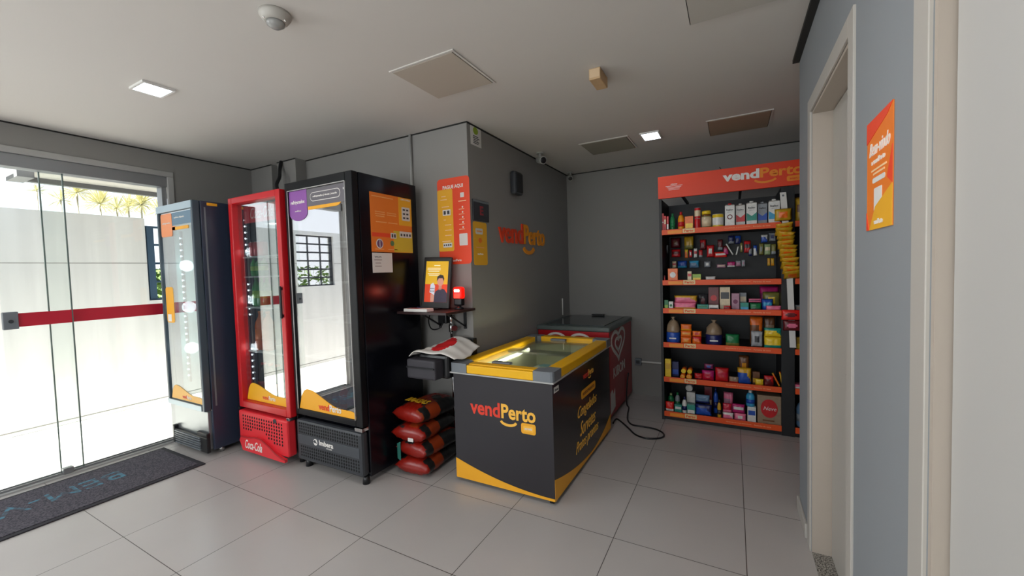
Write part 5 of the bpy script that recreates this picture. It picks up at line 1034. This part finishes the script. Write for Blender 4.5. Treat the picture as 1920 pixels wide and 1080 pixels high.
('bottle', -0.528, 4.07, 0.072, 0.055, 0.134, None, 0, ('green', 'palegreen'), 'bottle', 'bottle', 'green bottle behind the bright red pack', None),
('bottle', -0.469, 4.07, 0.072, 0.044, 0.15, None, 0, ('grey', 'green'), 'bottle', 'bottle', 'grey green bottle at the back left of the bottom shelf', None),
('box', -0.449, 3.95, 0.072, 0.061, 0.075, None, 0, ('teal', 'white'), 'box', 'box', 'left teal and white box on the bottom shelf', 'teal and white boxes'),
('box', -0.34, 3.95, 0.072, 0.067, 0.089, None, 0, ('teal', 'white'), 'box', 'box', 'right teal and white box on the bottom shelf', 'teal and white boxes'),
('bottle', -0.396, 3.95, 0.072, 0.04, 0.151, None, 0, ('white', 'navy'), 'bottle', 'bottle', 'white tube with a navy cap between the teal boxes', None),
('roll', -0.363, 4.05, 0.255, 0.111, 0.06, None, 0, ('paper', 'grey'), 'paper_roll', 'paper roll', 'white paper roll on its side, on the grey paper pack', None),
('box', -0.349, 4.05, 0.072, 0.072, 0.174, None, 0, ('paper', 'grey'), 'paper_pack', 'packet', 'off white paper pack behind the right teal box', None),
('pouch', -0.247, 3.98, 0.175, 0.118, 0.078, None, 0, ('steel', 'navy'), 'diaper_pack', 'packet', 'blue grey pack lying on the blue pack, bottom shelf', None),
('pouch', -0.237, 3.95, 0.072, 0.138, 0.103, None, 0, ('blue', 'navy'), 'diaper_pack', 'packet', 'blue pack on the bottom shelf, right of the teal boxes', None),
('box', -0.206, 4.11, 0.072, 0.063, 0.228, None, 0, ('maroon', 'cream'), 'box', 'box', 'dark red and cream box standing behind the blue packs', None),
('bottle', -0.143, 4.07, 0.072, 0.04, 0.233, None, 0, ('blue', 'navy'), 'bottle', 'bottle', 'dark blue bottle behind the gold striped tube', None),
('bottle', -0.112, 3.95, 0.072, 0.031, 0.163, None, 0, ('gold', 'darkgrey'), 'bottle', 'bottle', 'narrow gold striped tube in the middle of the bottom shelf', None),
('pouch', -0.044, 3.95, 0.072, 0.084, 0.058, None, 0, ('pink', 'white'), 'sanitary_pack', 'packet', 'front left pink and white pack on the bottom shelf', 'pink and white sanitary packs on the bottom shelf'),
('pouch', 0.048, 3.95, 0.072, 0.091, 0.063, None, 0, ('pink', 'white'), 'sanitary_pack', 'packet', 'front right pink and white pack on the bottom shelf', 'pink and white sanitary packs on the bottom shelf'),
('pouch', 0.036, 3.95, 0.135, 0.097, 0.08, None, 0, ('magenta', 'white'), 'sanitary_pack', 'packet', 'magenta and white pack lying on the front right pink pack', 'pink and white sanitary packs on the bottom shelf'),
('pouch', -0.05, 3.95, 0.13, 0.069, 0.081, None, 0, ('crimson', 'pink'), 'sanitary_pack', 'packet', 'crimson pack lying on the front left pink pack', 'pink and white sanitary packs on the bottom shelf'),
('pouch', -0.042, 4.1000000000000005, 0.072, 0.078, 0.196, None, 0, ('mauve', 'pink'), 'sanitary_pack', 'packet', 'mauve pack at the back, topmost of the pink pile', 'pink and white sanitary packs on the bottom shelf'),
('box', 0.134, 3.95, 0.072, 0.063, 0.133, None, 0, ('white', 'blue'), 'box', 'box', 'white and blue box left of the red tissue pack', None),
('bottle', 0.126, 3.95, 0.205, 0.067, 0.136, None, 0, ('sky', 'white', 'blue'), 'bottle', 'bottle', 'blue bottle with a white cap standing on the white and blue box', None),
('tissue', 0.26, 3.95, 0.072, 0.168, 0.244, None, 0, ('tan', 'red'), 'tissue_pack', 'tissue pack', 'large beige tissue pack with a red disc at the right end of the bottom shelf', None),
]
for i, p in enumerate(PRODUCTS): product(*p, i)
# hooks that carry the packets
for p in PRODUCTS:
    if p[2] > 4.1 and p[3] > 1.35:
        x, z = p[1], p[3]+p[5]*.95
        MB().tube([(x, 4.405, z+.004), (x, p[2]+.012, z), (x, p[2]-.01, z+.006)], .002, CHROME, 5).build('hook', RK)
# second bay products
for kw in ((('pouch', .50, 3.96, 1.74, .12, .20, None, 0, ('mustard', 'brown'), 'snack_bag', 'snack bag', 'large mustard snack bag on the top shelf of the right bay', None)),
           (('pouch', .50, 3.97, 1.285, .11, .16, None, 0, ('brown', 'orange'), 'snack_bag', 'snack bag', 'brown snack bag on the second shelf of the right bay', None)),
           (('pouch', .49, 3.97, 1.028, .10, .05, None, 0, ('grey', 'tan'), 'snack_bag', 'snack bag', 'flat grey bag on the third shelf of the right bay', None)),
           (('box', .475, 3.97, .715, .05, .10, None, 0, ('mustard', 'yellow'), 'box', 'box', 'small mustard box on the fourth shelf of the right bay', None)),
           (('box', .49, 3.96, .395, .11, .035, None, 0, ('pink', 'white'), 'box', 'box', 'flat pink and white box on the fifth shelf of the right bay', None)),
           (('bottle', .50, 3.96, .075, .10, .24, None, 0, ('steel', 'grey'), 'bottle', 'bottle', 'large blue grey bottle on the bottom shelf of the right bay', None))):
    product(*kw, 5)
# hanging merchandise strips
d = thing('clip_strip', 'long white plastic strip hanging in front of the rack post, upper one with yellow snacks', 'clip strip', (.36, 3.90, 1.38)); MB().prism([(.333, 3.898, 1.98), (.375, 3.898, 1.98), (.418, 3.898, 1.36), (.372, 3.898, 1.36)], (0, .002, 0), PAPERW).build('strip', d)
MB().disc((.355, 3.897, 1.955), X_, Z_, .008, .008, MGREY).build('eyelet', d)
d = thing('clip_strip', 'lower white plastic strip in front of the rack post, with red snack packs', 'clip strip', (.40, 3.90, .76)); MB().prism([(.375, 3.903, 1.36), (.417, 3.903, 1.36), (.44, 3.903, .74), (.398, 3.903, .74)], (0, .002, 0), PAPERW).build('strip', d)
n = 13
for k in range(n):
    u = k/(n-1); x = .352+.055*u+.006*math.sin(k*2.3); z = 1.80-.034*k-(.065 if k > 0 else 0)+.0; rr = .12*math.sin(k*1.7)
    R = Vector((math.cos(rr), 0, math.sin(rr))); U = Vector((0, -.75, .66)) if k else Vector((0, -.15, .99)); U = (U-R*U.dot(R)).normalized()
    b = MB(); f = (lambda u_, v_, fr, k=k: (PAL['orange'] if (u_*u_+v_*v_ < .3) else (PAL['gold'] if k % 2 else PAL['mustard'])) if fr else PAL['amber'])
    b.pillow((x, 3.868-.004*(k % 2), z), R, U, .115, .095, .026, f, 8, 8, crumple=.005, seed=k+90)
    b.build('snack_bag', label='yellow and orange snack bag hanging on the white strip, '+('topmost, apart from the rest' if k == 0 else 'lowest of the cluster' if k == n-1 else ['', 'first', 'second', 'third', 'fourth', 'fifth', 'sixth', 'seventh', 'eighth', 'ninth', 'tenth', 'eleventh'][k]+' below the topmost one'), cat='snack bag', group='yellow snack bags hanging on the white strip')
for k in range(2):
    pk('snack_bag', ('upper', 'lower')[k]+' red snack pack hanging on the lower white strip', 'snack bag', (.405+.006*k, 3.884, 1.005-.085*k), X_, Z_, .13-.01*k, .082, .025, PAL['scarlet' if k == 0 else 'maroon'], PAL['maroon' if k == 0 else 'pink'], 'red snack packs on the lower white strip', seed=60+k)

for o in bpy.data.objects:
    if '_b' in o: del o['_b']
